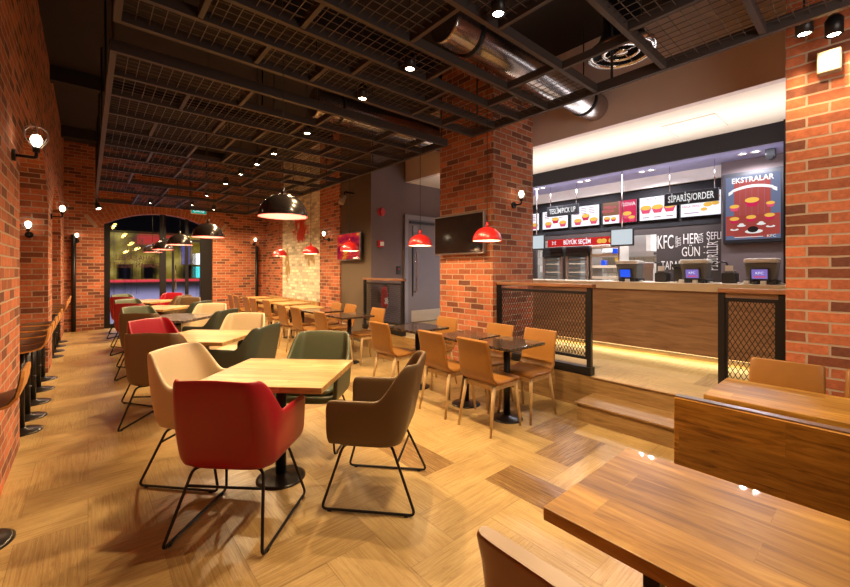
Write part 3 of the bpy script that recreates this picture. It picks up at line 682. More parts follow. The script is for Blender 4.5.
# chalk lettering on the dark wall
t = thing('wall_lettering', 'white chalk style words in several sizes on the dark wall behind the registers', 'lettering', (7.405, 2.0, 0))
for s, y, z, sz, sx, rot in (('KFC', .37, 1.92, .33, .42, 0), ('USTA', .16, 1.93, .07, .8, 1), ('ELLERDEN', .20, 1.93, .05, .8, 1), ('HER', .0, 1.96, .24, .52, 0), ('GÜN', .0, 1.75, .22, .54, 0), ('ŞEFLE', -.32, 1.99, .17, .50, 0), ('USTA', -.14, 1.97, .09, .7, 1), ('TARAFINDAN', .12, 1.53, .21, .48, 0), ('PİŞİRİLİR', -.30, 1.68, .20, .50, 1)):
    M = FACE_MX(-.002, y, z)
    if rot: M = M @ Matrix.Rotation(PI / 2, 4, 'Z')
    text('word', s, sz, 'paint_white', t, M, sx, .001)

# red banner, hanging monitors
t = thing('red_banner', 'red banner BÜYÜK SEÇİM with yellow food pictures above the heated cabinets', 'banner', (7.36, 3.75, 0))
B(0, .03, -.83, .83, 1.94, 2.09).build('board', 'banner_red', t)
text('lettering', 'BÜYÜK SEÇİM', .12, 'menu_white', t, FACE_MX(-.002, .18, 2.015), .75, .001, off=.002)
text('small_lettering', 'İYİ', .09, 'menu_white', t, FACE_MX(-.002, .68, 2.01), .75, .001)
for q in (-.28, -.36, -.50, -.60, -.70):
    c = MB(); c.add([(-.002, q + .055 * math.cos(2 * PI * i / 12), 2.01 + .045 * math.sin(2 * PI * i / 12)) for i in range(12)], [tuple(range(12))]); c.build('food', 'menu_yellow', t)
for y, lb in ((4.36, 'pale blue hanging order monitor beside the brick pillar'), (2.75, 'pale blue hanging order monitor below the promotional menu screen')):
    t = thing('order_monitor', lb, 'monitor', (6.6, y, 0), group='hanging order monitors')
    MB().rbox(0, .035, -.185, .185, 1.85, 2.14, .008).build('casing', 'plastic_dark', t); B(-.002, -.0005, -.165, .165, 1.875, 2.12).build('screen', 'monitor_white', t)
    MB().cyl((.02, 0, 2.14), (.02, 0, 3.07), .010, n=8).build('pole', 'chrome', t); MB().rbox(.036, .07, -.05, .05, 1.95, 2.05, .004).build('mount', 'plastic_dark', t)

# heated cabinets and pass through
def cabinet(y0, y1, label):
    t = thing('heated_cabinet', label, 'food warmer', (7.5, (y0 + y1) / 2, .34), group='steel heated cabinets'); hw = abs(y1 - y0) / 2
    B(.0, .6, -hw, -hw + .04, 0, 1.52).build('side_panel', 'steel', t); B(.0, .6, hw - .04, hw, 0, 1.52).build('side_panel', 'steel', t)
    B(.56, .6, -hw + .04, hw - .04, 0, 1.52).build('back_panel', 'steel', t); B(0, .6, -hw, hw, 1.521, 1.60).build('top_panel', 'plastic_dark', t)
    B(-.01, .05, -hw, hw, 1.40, 1.519).build('control_panel', 'plastic_dark', t); B(0, .6, -hw, hw, 0, .90).build('base', 'steel', t)
    B(.012, .03, -hw + .041, -hw + .07, .92, 1.39).build('door_stile', 'strip_metal', t); B(.012, .03, hw - .07, hw - .041, .92, 1.39).build('door_stile', 'strip_metal', t); B(.54, .558, -hw + .041, hw - .041, .91, 1.39).build('glow_back', 'cabinet_glow', t)  # back panel glows to lighten the dark cabinet inside, not a lamp
    for k in range(5): s_ = B(.02, .55, -hw + .041, hw - .041, .98 + k * .085, 1.0 + k * .085).build('rack_shelf', 'counter_top' if k % 2 else 'steel', t); 
cabinet(4.79, 4.32, 'steel heated cabinet with five racks, nearest the brick pillar')
cabinet(4.25, 3.76, 'steel heated cabinet with five racks, left of the glass serving shelves')
t = thing('serving_shelf', 'steel pass-through serving shelves open to the bright kitchen', 'shelf', (7.5, 3.44, .34))
for q in (-.28, .25): B(0, .4, q, q + .03, 0, 1.58).build('upright', 'steel', t)
for z in (.95, 1.16, 1.38, 1.55): B(0, .4, -.249, .249, z, z + .05).build('shelf', 'counter_top', t)
B(0, .4, -.249, .249, 0, .90).build('base', 'steel', t)
for y, z, w_ in ((3.52, 1.5501, 'upper'), (3.30, 1.7701, 'top')):
    t = tag(MB().rbox(7.6, 7.7, y - .04, y + .04, z, z + .10, .01).build('paper_cup_stack', 'monitor_blue'), 'small blue carton on the %s serving shelf' % w_, 'carton', 'blue cartons in the pass-through')
t = thing('fryer_station', 'steel kitchen station with hood seen through the opening', 'kitchen appliance', (8.1, 3.12, .34))
MB().rbox(0, .7, -.32, .32, 0, 1.15, .01).build('body', 'steel', t); MB().rbox(-.02, .72, -.34, .34, 1.15, 1.26, .01).build('top', 'steel', t); MB().rbox(-.03, -.001, .1, .3, .9, 1.1, .006).build('door', 'counter_top', t)
for k in range(3): MB().cyl((-.05, .15, .95 + .06 * k), (-.03, .15, .95 + .06 * k), .018, n=10).build('knob', 'plastic_dark', t)
t = thing('extractor_hood', 'steel extractor hood on the white kitchen wall seen through the opening', 'kitchen hood', (9.1, 3.6, 1.75))
MB().box(0, .449, -.9, .9, .0, .12).build('canopy', 'steel', t); MB().box(.2, .449, -.25, .25, .121, 1.5).build('chimney', 'steel', t)
for q in (-.5, .1, .6): MB().cyl((-.001, q, .06), (-.03, q, .06), .03, n=12).build('knob', 'plastic_dark', t)
for y, z, lb in ((4.02, 2.35, 'small orange notice high on the white kitchen wall'), (4.02, 1.65, 'orange notice low on the white kitchen wall')):
    tag(B(9.52, 9.549, y - .10, y + .10, z, z + .22).build('wall_notice', 'menu_yellow'), lb, 'notice', 'orange notices')

# recessed downlights above the service area
DL = [(6.87, 1.10, 'right of the order sign'), (6.87, 2.40, 'left of the order sign'), (6.80, 3.42, 'above the pick-up sign'), (6.75, 4.30, 'beside the brick pillar')]
for x, y, wd in DL:
    for sg in (0, 1):
        t = thing('downlight', '%s round recessed downlight of the pair %s' % (('right', 'left')[sg], wd), 'downlight', (x, y + .14 * sg, 3.07), group='recessed downlights over the service area')
        MB().lathe([(.035, 0), (.055, -.001), (.058, -.012), (.036, -.008)], 20).build('rim', 'lamp_white', t)
        MB().lathe([(0.0005, -.003), (.034, -.003)], 20).build('lens', 'downlight_glow', t)
        lamp('downlight_beam', 'SPOT', (0, 0, -.03), K_COOL, COOL, .03, 160, .6, t)
t = thing('access_hatch', 'flush white access hatch in the bright counter ceiling', 'hatch', (5.88, 1.545, 3.30))
f = MB(); f.box(-.313, -.305, -.285, .285, -.006, 0); f.box(.305, .313, -.285, .285, -.006, 0); f.box(-.305, .305, -.285, -.27, -.012, 0); f.box(-.305, .305, .27, .285, -.012, 0); f.build('hatch_frame', 'lamp_white', t)
B(-.30, .30, -.265, .265, -.008, 0).build('panel', 'white_plaster', t)
t = thing('security_camera', 'small black ceiling camera beside the black upright by the right pillar', 'camera', (6.9, .95, 3.07))
MB().rbox(-.05, .05, -.05, .05, -.12, -.0, .01).build('mount', 'plastic_dark', t); MB().cyl((-.12, 0, -.12), (.05, 0, -.10), .04, n=14).build('body', 'plastic_dark', t)

# ------------------------------------------------------------------ railings
def rail(y0, y1, label, pan=True):
    t = thing('mesh_railing', label, 'railing', (4.04, (y0 + y1) / 2, .345), group='black mesh railings with wooden caps'); hw = (y1 - y0) / 2; P = .045
    B(-.045, .045, -hw - .01, hw, 0, .085).build('base_beam', 'black_metal', t)
    for s in (-1, 1): B(-P / 2, P / 2, s * hw - (P if s > 0 else 0), s * hw + (P if s < 0 else 0), .0851, .925).build('post', 'black_metal', t)
    f = MB(); a, b_ = -hw + P, hw - P
    f.box(-.012, .012, a, b_, .855, .885); f.box(-.012, .012, a, b_, .16, .19); f.box(-.012, .012, a, a + .02, .19, .855); f.box(-.012, .012, b_ - .02, b_, .19, .855); f.build('panel_frame', 'black_metal', t)
    m_ = MB(); y_a, y_b, z_a, z_b = a + .02, b_ - .02, .19, .855; L = z_b - z_a; pit = .036; slope = 1.9
    k = -int(L / slope / pit) - 1
    while y_a + k * pit < y_b:
        for sg in (1, -1):
            p = y_a + k * pit; q = p + L / slope
            if sg < 0: pa, pb = (p, z_b), (q, z_a)
            else: pa, pb = (p, z_a), (q, z_b)
            def clip(P0, P1):
                t0, t1 = 0.0, 1.0; dy = P1[0] - P0[0]
                for lim, s in ((y_a, 1), (y_b, -1)):
                    v0 = (P0[0] - lim) * s; v1 = (P1[0] - lim) * s
                    if v0 < 0 and v1 < 0: return None
                    if v0 < 0: t0 = max(t0, v0 / (v0 - v1))
                    if v1 < 0: t1 = min(t1, v0 / (v0 - v1))
                if t1 - t0 < .01: return None
                I = lambda t_: (P0[0] + dy * t_, P0[1] + (P1[1] - P0[1]) * t_); return I(t0), I(t1)
            c = clip(pa, pb)
            if c: m_.cyl((.002 * sg, *c[0]), (.002 * sg, *c[1]), .0034, n=4, caps=False)
        k += 1
    m_.build('wire_panel', 'black_metal', t)
    MB().rbox(-.04, .04, -hw - .03, hw + (.0 if not pan else .0), .926, .965, .006).build('cap', 'rail_wood', t)
rail(1.99, 3.245, 'black diamond mesh railing with wooden cap, beside the central brick pillar')
rail(0.465, 0.89, 'black diamond mesh railing with wooden cap, left of the right brick pillar')
rail(5.25, 6.49, 'dark mesh railing with wooden cap in front of the grey wall by the door')

# ------------------------------------------------------------------ door
fr = MB(); fr.box(5.00, 5.08, 6.44, 6.5, .34, 2.62); fr.box(6.10, 6.18, 6.44, 6.5, .34, 2.62); fr.box(5.08, 6.10, 6.44, 6.5, 2.53, 2.62)
dr = struct('door_1', fr, 'door_frame'); B(5.08, 6.10, 6.455, 6.498, .345, 2.53).build('leaf', 'door_grey', dr); B(5.17, 6.06, 6.447, 6.454, .36, .60).build('kick_plate', 'kick_plate', dr)
MB().tube([(5.26, 6.453, 1.0), (5.26, 6.39, 1.0), (5.26, 6.39, 2.15), (5.26, 6.453, 2.15)], .016, 8, .02).build('door_handle', 'chrome', dr)
B(5.12, 6.06, 6.42, 6.454, 2.44, 2.49).build('door_closer', 'plastic_dark', dr)
B(5.19, 5.22, 6.447, 6.454, .9, 2.4).build('lock_strip', 'plastic_dark', dr)
MB().cyl((5.28, 6.454, 2.33), (5.28, 6.449, 2.33), .07, n=20).build('pictogram', 'door_frame', dr)

# wall devices
t = thing('fire_extinguisher', 'red fire extinguisher on the dark wall behind the far railing', 'fire extinguisher', (4.42, 6.36, .72))
MB().lathe([(.001, 0), (.065, .005), (.07, .03), (.07, .33), (.055, .38), (.02, .40), (.02, .43), (.001, .43)], 20).build('cylinder', 'fire_red', t)
MB().box(-.02, .02, -.05, .03, .43, .47).build('valve', 'plastic_dark', t); MB().tube([(.02, 0, .44), (.09, 0, .42), (.085, -.01, .2), (.08, -.02, .12)], .010, 6, .05).build('hose', 'cord_black', t)
B(-.05, .05, .07, .139, .1, .3).build('bracket', 'plastic_dark', t); B(-.04, .04, -.073, -.068, .08, .2).build('instruction_plate', 'paint_white', t)
t = thing('alarm_bell', 'round dark red alarm bell, upper one on the grey wall', 'alarm', (4.43, 6.5, 2.62))
MB().cyl((0, 0, 0), (0, -.03, 0), .09, n=24).build('backplate', 'fire_red', t); MB().cyl((0, -.03, 0), (0, -.08, 0), .075, .055, n=24).build('dome', 'fire_red', t)
t = thing('alarm_strobe', 'small red and white alarm strobe below the alarm bell', 'alarm', (4.41, 6.5, 1.98))
MB().rbox(-.06, .06, -.05, 0, -.07, .07, .01).build('body', 'fire_red', t); MB().rbox(-.03, .05, -.075, -.05, -.04, .04, .008).build('lens', 'lamp_white', t)
t = thing('card_reader', 'small black card reader on the wall beside the door', 'card reader', (4.86, 6.5, 1.46))
MB().rbox(-.045, .045, -.03, 0, -.08, .08, .006).build('body', 'plastic_dark', t); MB().cyl((0, -.03, .02), (0, -.034, .02), .016, n=12).build('indicator', 'fire_red', t)
t = thing('wall_spotlight', 'beige spotlight on a black arm above the red television', 'spotlight', (XR, 7.15, 2.95))
MB().tube([(0, 0, .10), (-.25, -.05, .10), (-.25, -.05, 0)], .018, 8, .03).build('arm', 'black_metal', t); MB().cyl((-.25, -.05, .02), (-.33, -.05, -.15), .05, .06, n=16).build('head', 'beige_box', t)

def tv(xw, y0, y1, z0, z1, label, mat, tilt):
    t = thing('wall_television', label, 'television', (xw, (y0 + y1) / 2, (z0 + z1) / 2)); hw = (y1 - y0) / 2; hh = (z1 - z0) / 2
    M = Matrix.Rotation(math.radians(tilt), 4, 'Z')
    MB().rbox(-.12, -.08, -hw, hw, -hh, hh, .008, M).build('casing', 'strip_metal', t); MB().box(-.123, -.1205, -hw + .018, hw - .018, -hh + .022, hh - .018, M).build('screen', mat, t)
    MB().box(-.078, 0, -.10, .10, -.10, .10).build('wall_bracket', 'black_metal', t); MB().box(-.13, -.121, -.05, .05, -hh + .003, -hh + .015, M).build('badge', 'chrome', t)
tv(3.95, 3.30, 4.24, 1.67, 2.22, 'flat television with dark glossy screen on the central brick pillar', 'screen_black', 0)
tv(XR, 6.72, 7.66, 1.66, 2.23, 'flat television showing a red picture on the dark panel', 'tv_picture', 0)
tag(MB().rbox(3.87, 3.949, .17, .29, 2.83, 2.98, .008).build('wall_speaker', 'beige_box'), 'beige wall box high on the right brick pillar', 'wall box')

# ------------------------------------------------------------------ lamps
def spot(x, y, label, z=3.03, k=1.0):
    t = thing('ceiling_spotlight', label, 'spotlight', (x, y, z), group='ceiling spotlights')
    MB().lathe([(.034, 0), (.045, .0), (.048, .10), (.03, .13), (0.001, .13)], 18).build('housing', 'black_metal', t)
    MB().lathe([(0.0005, .006), (.033, .006)], 18).build('lens', 'lens_glow', t)
    MB().cyl((0, 0, .13), (0, 0, CEIL - z), .007, n=6).build('stem', 'black_metal', t)
    lamp('spot_beam', 'SPOT', (0, 0, -.03), K_SPOT * k, WARM, .022, 158, .75, t)
YS = [(-0.6, 'spotlight behind the viewer over the front tables'), (1.21, 'ceiling spotlight at the top edge, nearest the front tables'), (1.53, 'ceiling spotlight second nearest the front tables'), (2.40, 'ceiling spotlight above the red armchair table, third from the front'), (3.10, 'ceiling spotlight fourth from the front'),
      (4.30, 'ceiling spotlight fifth from the front, above the far grid edge'), (5.36, 'ceiling spotlight sixth from the front'), (6.06, 'large glowing ceiling spotlight seventh from the front'), (6.87, 'ceiling spotlight eighth from the front'), (7.80, 'ceiling spotlight ninth from the front'), (9.3, 'ceiling spotlight second from the arched window'), (10.9, 'ceiling spotlight nearest the arched window')]
for y, lb in YS[1:]: spot(1.91, y, lb, k=.75 if y < 2 else (1.35 if y > 7 else 1))
spot(2.48, 11.3, 'ceiling spotlight just right of the exit sign', k=1.3)
spot(1.11, 11.2, 'ceiling spotlight in front of the brick arch', k=1.3)
spot(3.62, 0.33, 'ceiling spotlight left of the pair by the right brick pillar', k=.14)
spot(3.78, 0.20, 'ceiling spotlight right of the pair by the right brick pillar', k=.14)

for y, lb in ((9.2, 'spotlight aimed at the painted brick, right one'), (10.5, 'spotlight aimed at the painted brick, left one')):
    t = thing('wall_washer', lb, 'spotlight', (3.42, y, 3.04), group='spotlights on the grid edge')
    MB().cyl((0, 0, 0), (.0, 0, -.07), .01, n=8).build('stem', 'black_metal', t); MB().cyl((-.02, 0, -.06), (.07, 0, -.14), .035, .042, n=14).build('head', 'black_metal', t)
    lamp('washer_beam', 'SPOT', (.10, 0, -.16), 210, (1.0, .80, .50), .04, 120, .8, t, rot=(0, math.radians(48), 0))

def pendant(x, y, z, r, outer, inner, label, cat_group, power):
    t = thing('pendant_lamp', label, 'pendant lamp', (x, y, z), group=cat_group)
    H_ = r * .95; n = 10
    po = [(r * math.cos(a), H_ * math.sin(a)) for a in [i * PI / 2 / n for i in range(n)]] + [(.001, H_)]
    pi_ = [(max(.0008, (r - .006) * math.cos(a)), (H_ - .006) * math.sin(a) + .001) for a in [i * PI / 2 / n for i in range(n + 1)]]
    MB().lathe(po + [], 32).build('lamp_shade', outer, t)
    MB().lathe(pi_, 32).build('shade_lining', inner, t)
    MB().lathe([(r, 0), (r + .003, -.003), (r - .005, -.004), (r - .006, .001)], 32).build('rim', outer if inner == 'lamp_white' else 'pendant_pink', t)
    MB().cyl((0, 0, H_ - .005), (0, 0, H_ + .05), .018, .012, n=12).build('socket', outer, t)
    MB().cyl((0, 0, H_ + .05), (0, 0, CEIL - z), .0035, n=6).build('cord', 'cord_black', t)
    MB().lathe([(.001, r * .3), (.028, r * .36), (.036, r * .5), (.02, r * .68), (.012, r * .8)], 14).build('bulb', 'bulb_glow', t)
    lamp('pendant_light', 'POINT', (0, 0, r * .12), power, WARM, .03, parent=t)
for y, lb in ((3.16, 'large black dome pendant with pink lining, nearest'), (5.78, 'black dome pendant beside the exit sign, second nearest'), (7.86, 'black dome pendant in front of the arched window, third'), (9.87, 'black dome pendant in front of the arched window, fourth'), (11.6, 'smallest black dome pendant, farthest by the arched window')):
    pendant(1.20, y, 1.895, .192, 'pendant_black', 'pendant_pink', lb, 'black dome pendants over the armchair tables', K_PEND)
for y, lb in ((2.66, 'red dome pendant in front of the central brick pillar'), (3.74, 'red dome pendant in front of the grey door'), (5.47, 'red dome pendant in front of the red television'), (6.90, 'red dome pendant in front of the painted brick, right one'), (8.45, 'red dome pendant in front of the painted brick, left and smallest')):
    pendant(3.14, y, 1.765, .150, 'pendant_red', 'lamp_white', lb, 'small red dome pendants over the stone tables', K_RED)

def sconce(x, y, z, rz, label, power=K_SCONCE):
    """local +Y points out of the wall"""
    t = thing('wall_sconce', label, 'wall lamp', (x, y, z), rz, 'caged wall sconces')
    MB().cyl((0, 0, -.10), (0, .02, -.10), .045, n=16).build('wall_plate', 'black_metal', t)
    MB().tube([(0, .02, -.10), (0, .13, -.10), (0, .13, -.055)], .011, 8, .02).build('arm', 'black_metal', t)
    MB().cyl((0, .13, -.06), (0, .13, -.02), .022, n=12).build('socket', 'black_metal', t)
    MB().lathe([(.012, -.02), (.032, .015), (.036, .04), (.024, .07), (.001, .08)], 14, (0, .13, 0)).build('bulb', 'bulb_glow', t)
    cg = MB()
    for k in range(6):
        a = k * PI / 3; ca, sa_ = math.cos(a), math.sin(a)
        cg.tube([(.022 * ca, .13 + .022 * sa_, -.03), (.05 * ca, .13 + .05 * sa_, .01), (.078 * ca, .13 + .078 * sa_, .06), (.074 * ca, .13 + .074 * sa_, .11), (.045 * ca, .13 + .045 * sa_, .135), (.004 * ca, .13 + .004 * sa_, .14)], .0025, 5, .02)
    cg.build('wire_cage', 'strip_metal', t)
    lamp('sconce_light', 'POINT', (0, .135, .03), power, (1.0, .68, .38), .03, parent=t)
sconce(XL, 4.22, 2.42, -PI / 2, 'caged wall sconce on the left brick pier, nearest and largest')
sconce(-.62, 7.72, 2.05, PI, 'caged wall sconce on the face of the second brick pier inside the left arch', 26)
sconce(XL, 8.25, 2.38, -PI / 2, 'caged wall sconce on the left wall, between the two arches')
sconce(-.20, YF, 2.25, PI, 'caged wall sconce on the far wall left of the arched window', 30)
sconce(3.85, YF, 2.35, PI, 'caged wall sconce on the far wall above the black pipe', 60)
sconce(XR - .03, 8.20, 2.25, PI / 2, 'caged wall sconce on the brick pier right of the painted brick')
sconce(4.38, 3.25, 2.44, PI, 'caged wall sconce on the central brick pillar', 18)
for x, lb, z1 in ((3.92, 'black vertical pipe on the far wall under the sconce', 2.18), (-.26, 'black vertical pipe in the far left corner', 2.3)):
    tag(MB().cyl((x, YF - .05, 0), (x, YF - .05, z1), .045, n=12).build('wall_pipe', 'black_metal'), lb, 'pipe')
t = thing('exit_sign', 'small green illuminated exit sign above the arched window', 'exit sign', (2.35, YF - .02, 3.02))
MB().rbox(-.20, .20, -.05, 0, 0, .20, .008).build('casing', 'lamp_white', t); B(-.18, .18, -.053, -.0505, .02, .16).build('face', 'exit_green', t); text('lettering', 'ÇIKIŞ', .11, 'sign_letters', t, FACE_MY(0, -.054, .09), 1.0, .001)
t = thing('track_head', 'small spotlight on the left corner of the far ceiling grid', 'spotlight', (.14, 11.4, 3.05))
MB().cyl((0, 0, 0), (0, 0, -.10), .012, n=8).build('stem', 'black_metal', t); MB().cyl((0, 0, -.09), (.04, -.03, -.22), .04, .05, n=14).build('head', 'black_metal', t); MB().cyl((.0401, -.0301, -.2203), (.041, -.031, -.223), .042, n=14).build('lens', 'downlight_glow', t)

# ------------------------------------------------------------------ tables
def base_leg(t, h, r=.036, R=.165, mat='black_metal'):
    MB().cyl((0, 0, .018), (0, 0, h), r, n=16).build('pole', mat, t)
    MB().lathe([(.001, 0), (R, 0), (R, .008), (R - .02, .016), (.06, .022), (r, .04), (.001, .04)], 36).build('base_plate', 'dark_disc', t)
    B(-.16, .16, -.02, .02, h - .008, h - .0001).build('support_bar', mat, t)
def wood_table(x, y, rz, lx, ly, top, label, group):
    t = thing('square_table', label, 'table', (x, y, 0), rz, group)
    MB().rbox(-lx / 2, lx / 2, -ly / 2, ly / 2, .712, .75, .003).build('tabletop', top, t); base_leg(t, .712); return t
Q = math.radians(45)
wood_table(1.03, 2.75, Q + PI / 2, .84, .74, 'oak_top', 'light wood square table ringed by the red, cream, green and brown armchairs, nearest', 'tables among the armchairs')
wood_table(0.97, 4.78, Q + PI / 2, .86, .78, 'oak_top', 'light wood square table second nearest, behind the cream armchair', 'tables among the armchairs')
wood_table(1.04, 6.95, Q, .88, .80, 'grey_granite', 'grey speckled stone table in the middle of the armchair row', 'tables among the armchairs')
wood_table(1.04, 8.95, Q, .88, .80, 'oak_top', 'light wood square table just beyond the speckled stone table', 'tables among the armchairs')
wood_table(1.06, 11.0, Q, .88, .80, 'oak_top', 'light wood square table farthest, beside the arched window', 'tables among the armchairs')
def stone_table(y, ly, top, label, lx=.56, x=3.13):
    t = thing('cafe_table', label, 'table', (x, y, 0), 0, 'tables between the tan chairs')
    MB().rbox(-lx / 2, lx / 2, -ly / 2, ly / 2, .722, .75, .004).build('tabletop', top, t); base_leg(t, .722, .033, .155)
stone_table(2.40, .50, 'black_granite', 'small black stone table nearest the steps')
stone_table(2.95, .50, 'black_granite', 'small black stone table second from the steps, by the brick pillar')
stone_table(3.78, .56, 'black_granite', 'small black stone table in front of the brick pillar corner')
stone_table(5.47, .60, 'black_granite', 'small black stone table in front of the dark wall panel')
stone_table(6.45, .60, 'black_granite', 'small dark stone table below the brick pier')
stone_table(7.25, .62, 'oak_top', 'wooden cafe table nearest along the wall bench', .62)
stone_table(8.35, .70, 'oak_top', 'wooden cafe table second along the wall bench', .62, 3.33)
stone_table(9.45, .70, 'oak_top', 'wooden cafe table third along the wall bench', .62, 3.33)
stone_table(10.6, .70, 'oak_top', 'wooden cafe table at the far end of the wall bench', .62, 3.33)

# ------------------------------------------------------------------ armchairs
def armchair(mat, name, label, loc, rz):
    t = thing('armchair', label, 'armchair', loc, rz, 'upholstered armchairs on sled bases')
    # plan path of the tub, seen from above; faces +Y
    w_, yb, yf, cr = .275, -.235, .235, .095
    path = []
    for i in range(15): path.append((w_, yf + (yb + cr - yf) * i / 14, 0.0))
    for i in range(1, 8): a = i / 8 * PI / 2; path.append((w_ - cr + cr * math.cos(a), yb + cr - cr * math.sin(a), i / 8))
    for i in range(6): path.append((w_ - cr - (2 * (w_ - cr)) * i / 5, yb, 1.0))
    full = path + [(-x, y, k) for x, y, k in path[::-1][6:]]
    def top(x, y, k, i, n):
        s = min(1.0, max(0.0, (yb + cr + .085 - y) / .135)); s = s * s * (3 - 2 * s)
        back = .898 - .012 * abs(x) / w_
        z = .672 + (back - .672) * s + .012 * (yf - y) * 0
        e = min(i, n - 1 - i)
        if e == 0: z -= .022
        return z, s
    n = len(full); outer = []; th = .034; R = 7
    mb = MB(); secs = []
    for i, (x, y, k) in enumerate(full):
        x0, y0_, _ = full[max(i - 1, 0)]; x1, y1_, _ = full[min(i + 1, n - 1)]
        tx, ty = x1 - x0, y1_ - y0_; l = math.hypot(tx, ty); nx, ny = -ty / l, tx / l       # outward normal
        if nx * x + ny * (y - 0.0) < 0: nx, ny = -nx, -ny
        zt, s = top(x, y, k, i, n); sec = []
        def pt(off, z):
            f = (z - .42) / .43; lean = -.085 * max(0, f) * max(0.0, (0.1 - y) / .335) ; fl = 1 + .035 * max(0, min(1, f / .6)); inn = -.04 * (1 - min(1, (z - .37) / .09)) ** 2
            tap = 1.0 - .12 * max(0, (z - .62) / .27) * s
            return ((x * fl + nx * (off + inn)) * tap, (y * (1 + .02 * f) + ny * (off + inn)) + lean, z)
        zs = [.397, .415, .45, .50]
        for z in zs: sec.append(pt(0, z))
        for q in (.33, .66, .93): sec.append(pt(0, .50 + (zt - .50) * q))
        sec.append(pt(-th * .25, zt - .002)); sec.append(pt(-th * .5, zt)); sec.append(pt(-th * .75, zt - .002))
        for q in (.93, .66, .33): sec.append(pt(-th, .50 + (zt - .50) * q))
        sec.append(pt(-th, .46)); sec.append(pt(-th, .40))
        secs.append(sec)
    mb.loft(secs, True, True)
    # underside bowl, a rounded closed tray under the seat
    def ringp(sc, z, yo=0.0):
        out = []
        for i in range(36):
            a = 2 * PI * i / 36; c_, s_ = math.cos(a), math.sin(a); e = .42
            out.append((w_ * sc * .975 * abs(c_) ** e * (1 if c_ > 0 else -1), .002 + yo + .232 * sc * abs(s_) ** e * (1 if s_ > 0 else -1), z))
        return out
    mb.loft([ringp(.55, .374), ringp(.82, .377), ringp(.94, .390), ringp(.985, .418), ringp(.985, .44), ringp(.90, .455)])
    sh = mb.build('tub_shell', mat, t)
    sm = sh.modifiers.new('s', 'SUBSURF'); sm.levels = 1; sm.render_levels = 1
    cu = MB(); cu.loft([ringp(.80, .447, .01), ringp(.86, .462, .01), ringp(.85, .485, .01), ringp(.76, .497, .01), ringp(.4, .502, .01), ringp(.02, .503, .01)]); cu.build('seat_cushion', mat, t)
    for s in (-1, 1):
        X = .20 * s; Xo = .268 * s
        MB().tube([(X * .6, .10, .367), (X, .15, .367), (Xo, .262, .012), (Xo, -.315, .012), (X, -.165, .367), (X * .6, -.12, .367)], .0085, 8, .035).build('sled_leg', 'black_metal', t)
        for yy in (.21, -.26): MB().cyl((Xo, yy - .012, .008), (Xo, yy + .012, .008), .0105, n=8).build('glide', 'black_metal', t)
    MB().cyl((-.212, -.196, .285), (.212, -.196, .285), .0075, n=8).build('stretcher', 'black_metal', t)
    MB().cyl((-.12, .1, .367), (.12, .1, .367), .0075, n=8).build('front_crossbar', 'black_metal', t)
    return t
protos = {}
AC = [('red', .70, 2.45, -45, 'bright red armchair seen from behind at the nearest wood table'),
      ('cream', .67, 3.20, -138, 'cream armchair at the nearest wood table, left of the green one'),
      ('green', 1.46, 3.16, 135, 'olive green armchair at the far side of the nearest wood table'),
      ('brown', 1.45, 2.20, 42, 'dark brown armchair at the right of the nearest wood table, side view'),
      ('brown', .60, 4.54, -36, 'dark brown armchair seen from behind at the second wood table'),
      ('red', .67, 5.30, -148, 'bright red armchair behind the dark brown one at the second wood table'),
      ('teal', 1.24, 4.38, 42, 'dark green armchair in side view at the right of the second wood table'),
      ('cream', 1.42, 5.24, 142, 'cream armchair at the far right of the second wood table'),
      ('brown', .66, 6.62, -36, 'dark brown armchair at the left of the speckled stone table'),
      ('green', .72, 7.36, -146, 'olive green armchair at the left of the speckled stone table'),
      ('teal', 1.36, 6.40, 42, 'dark green armchair at the right of the speckled stone table'),
      ('cream', 1.44, 7.22, 142, 'cream armchair at the far right of the speckled stone table'),
      ('red', .68, 8.58, -36, 'bright red armchair at the left of the third wood table'),
      ('green', .72, 9.38, -146, 'olive green armchair at the left of the third wood table'),
      ('teal', 1.42, 8.34, 42, 'dark green armchair at the right of the third wood table'),
      ('brown', 1.44, 9.26, 140, 'brown armchair at the far right of the third wood table'),
      ('red', .70, 10.7, -36, 'bright red armchair at the left of the farthest wood table'),
      ('green', .76, 11.42, -140, 'olive green armchair nearest the arched window on the left'),
      ('brown', 1.46, 10.5, 45, 'brown armchair at the right of the farthest wood table'),
      ('red', 1.44, 11.3, 140, 'bright red armchair nearest the arched window on the right')]
for c, x, y, a, lb in AC:
    if c not in protos: protos[c] = armchair('leather_' + c, c, lb, (x, y, 0), math.radians(a))
    else: dup(protos[c], (x, y, 0), math.radians(a), lb)

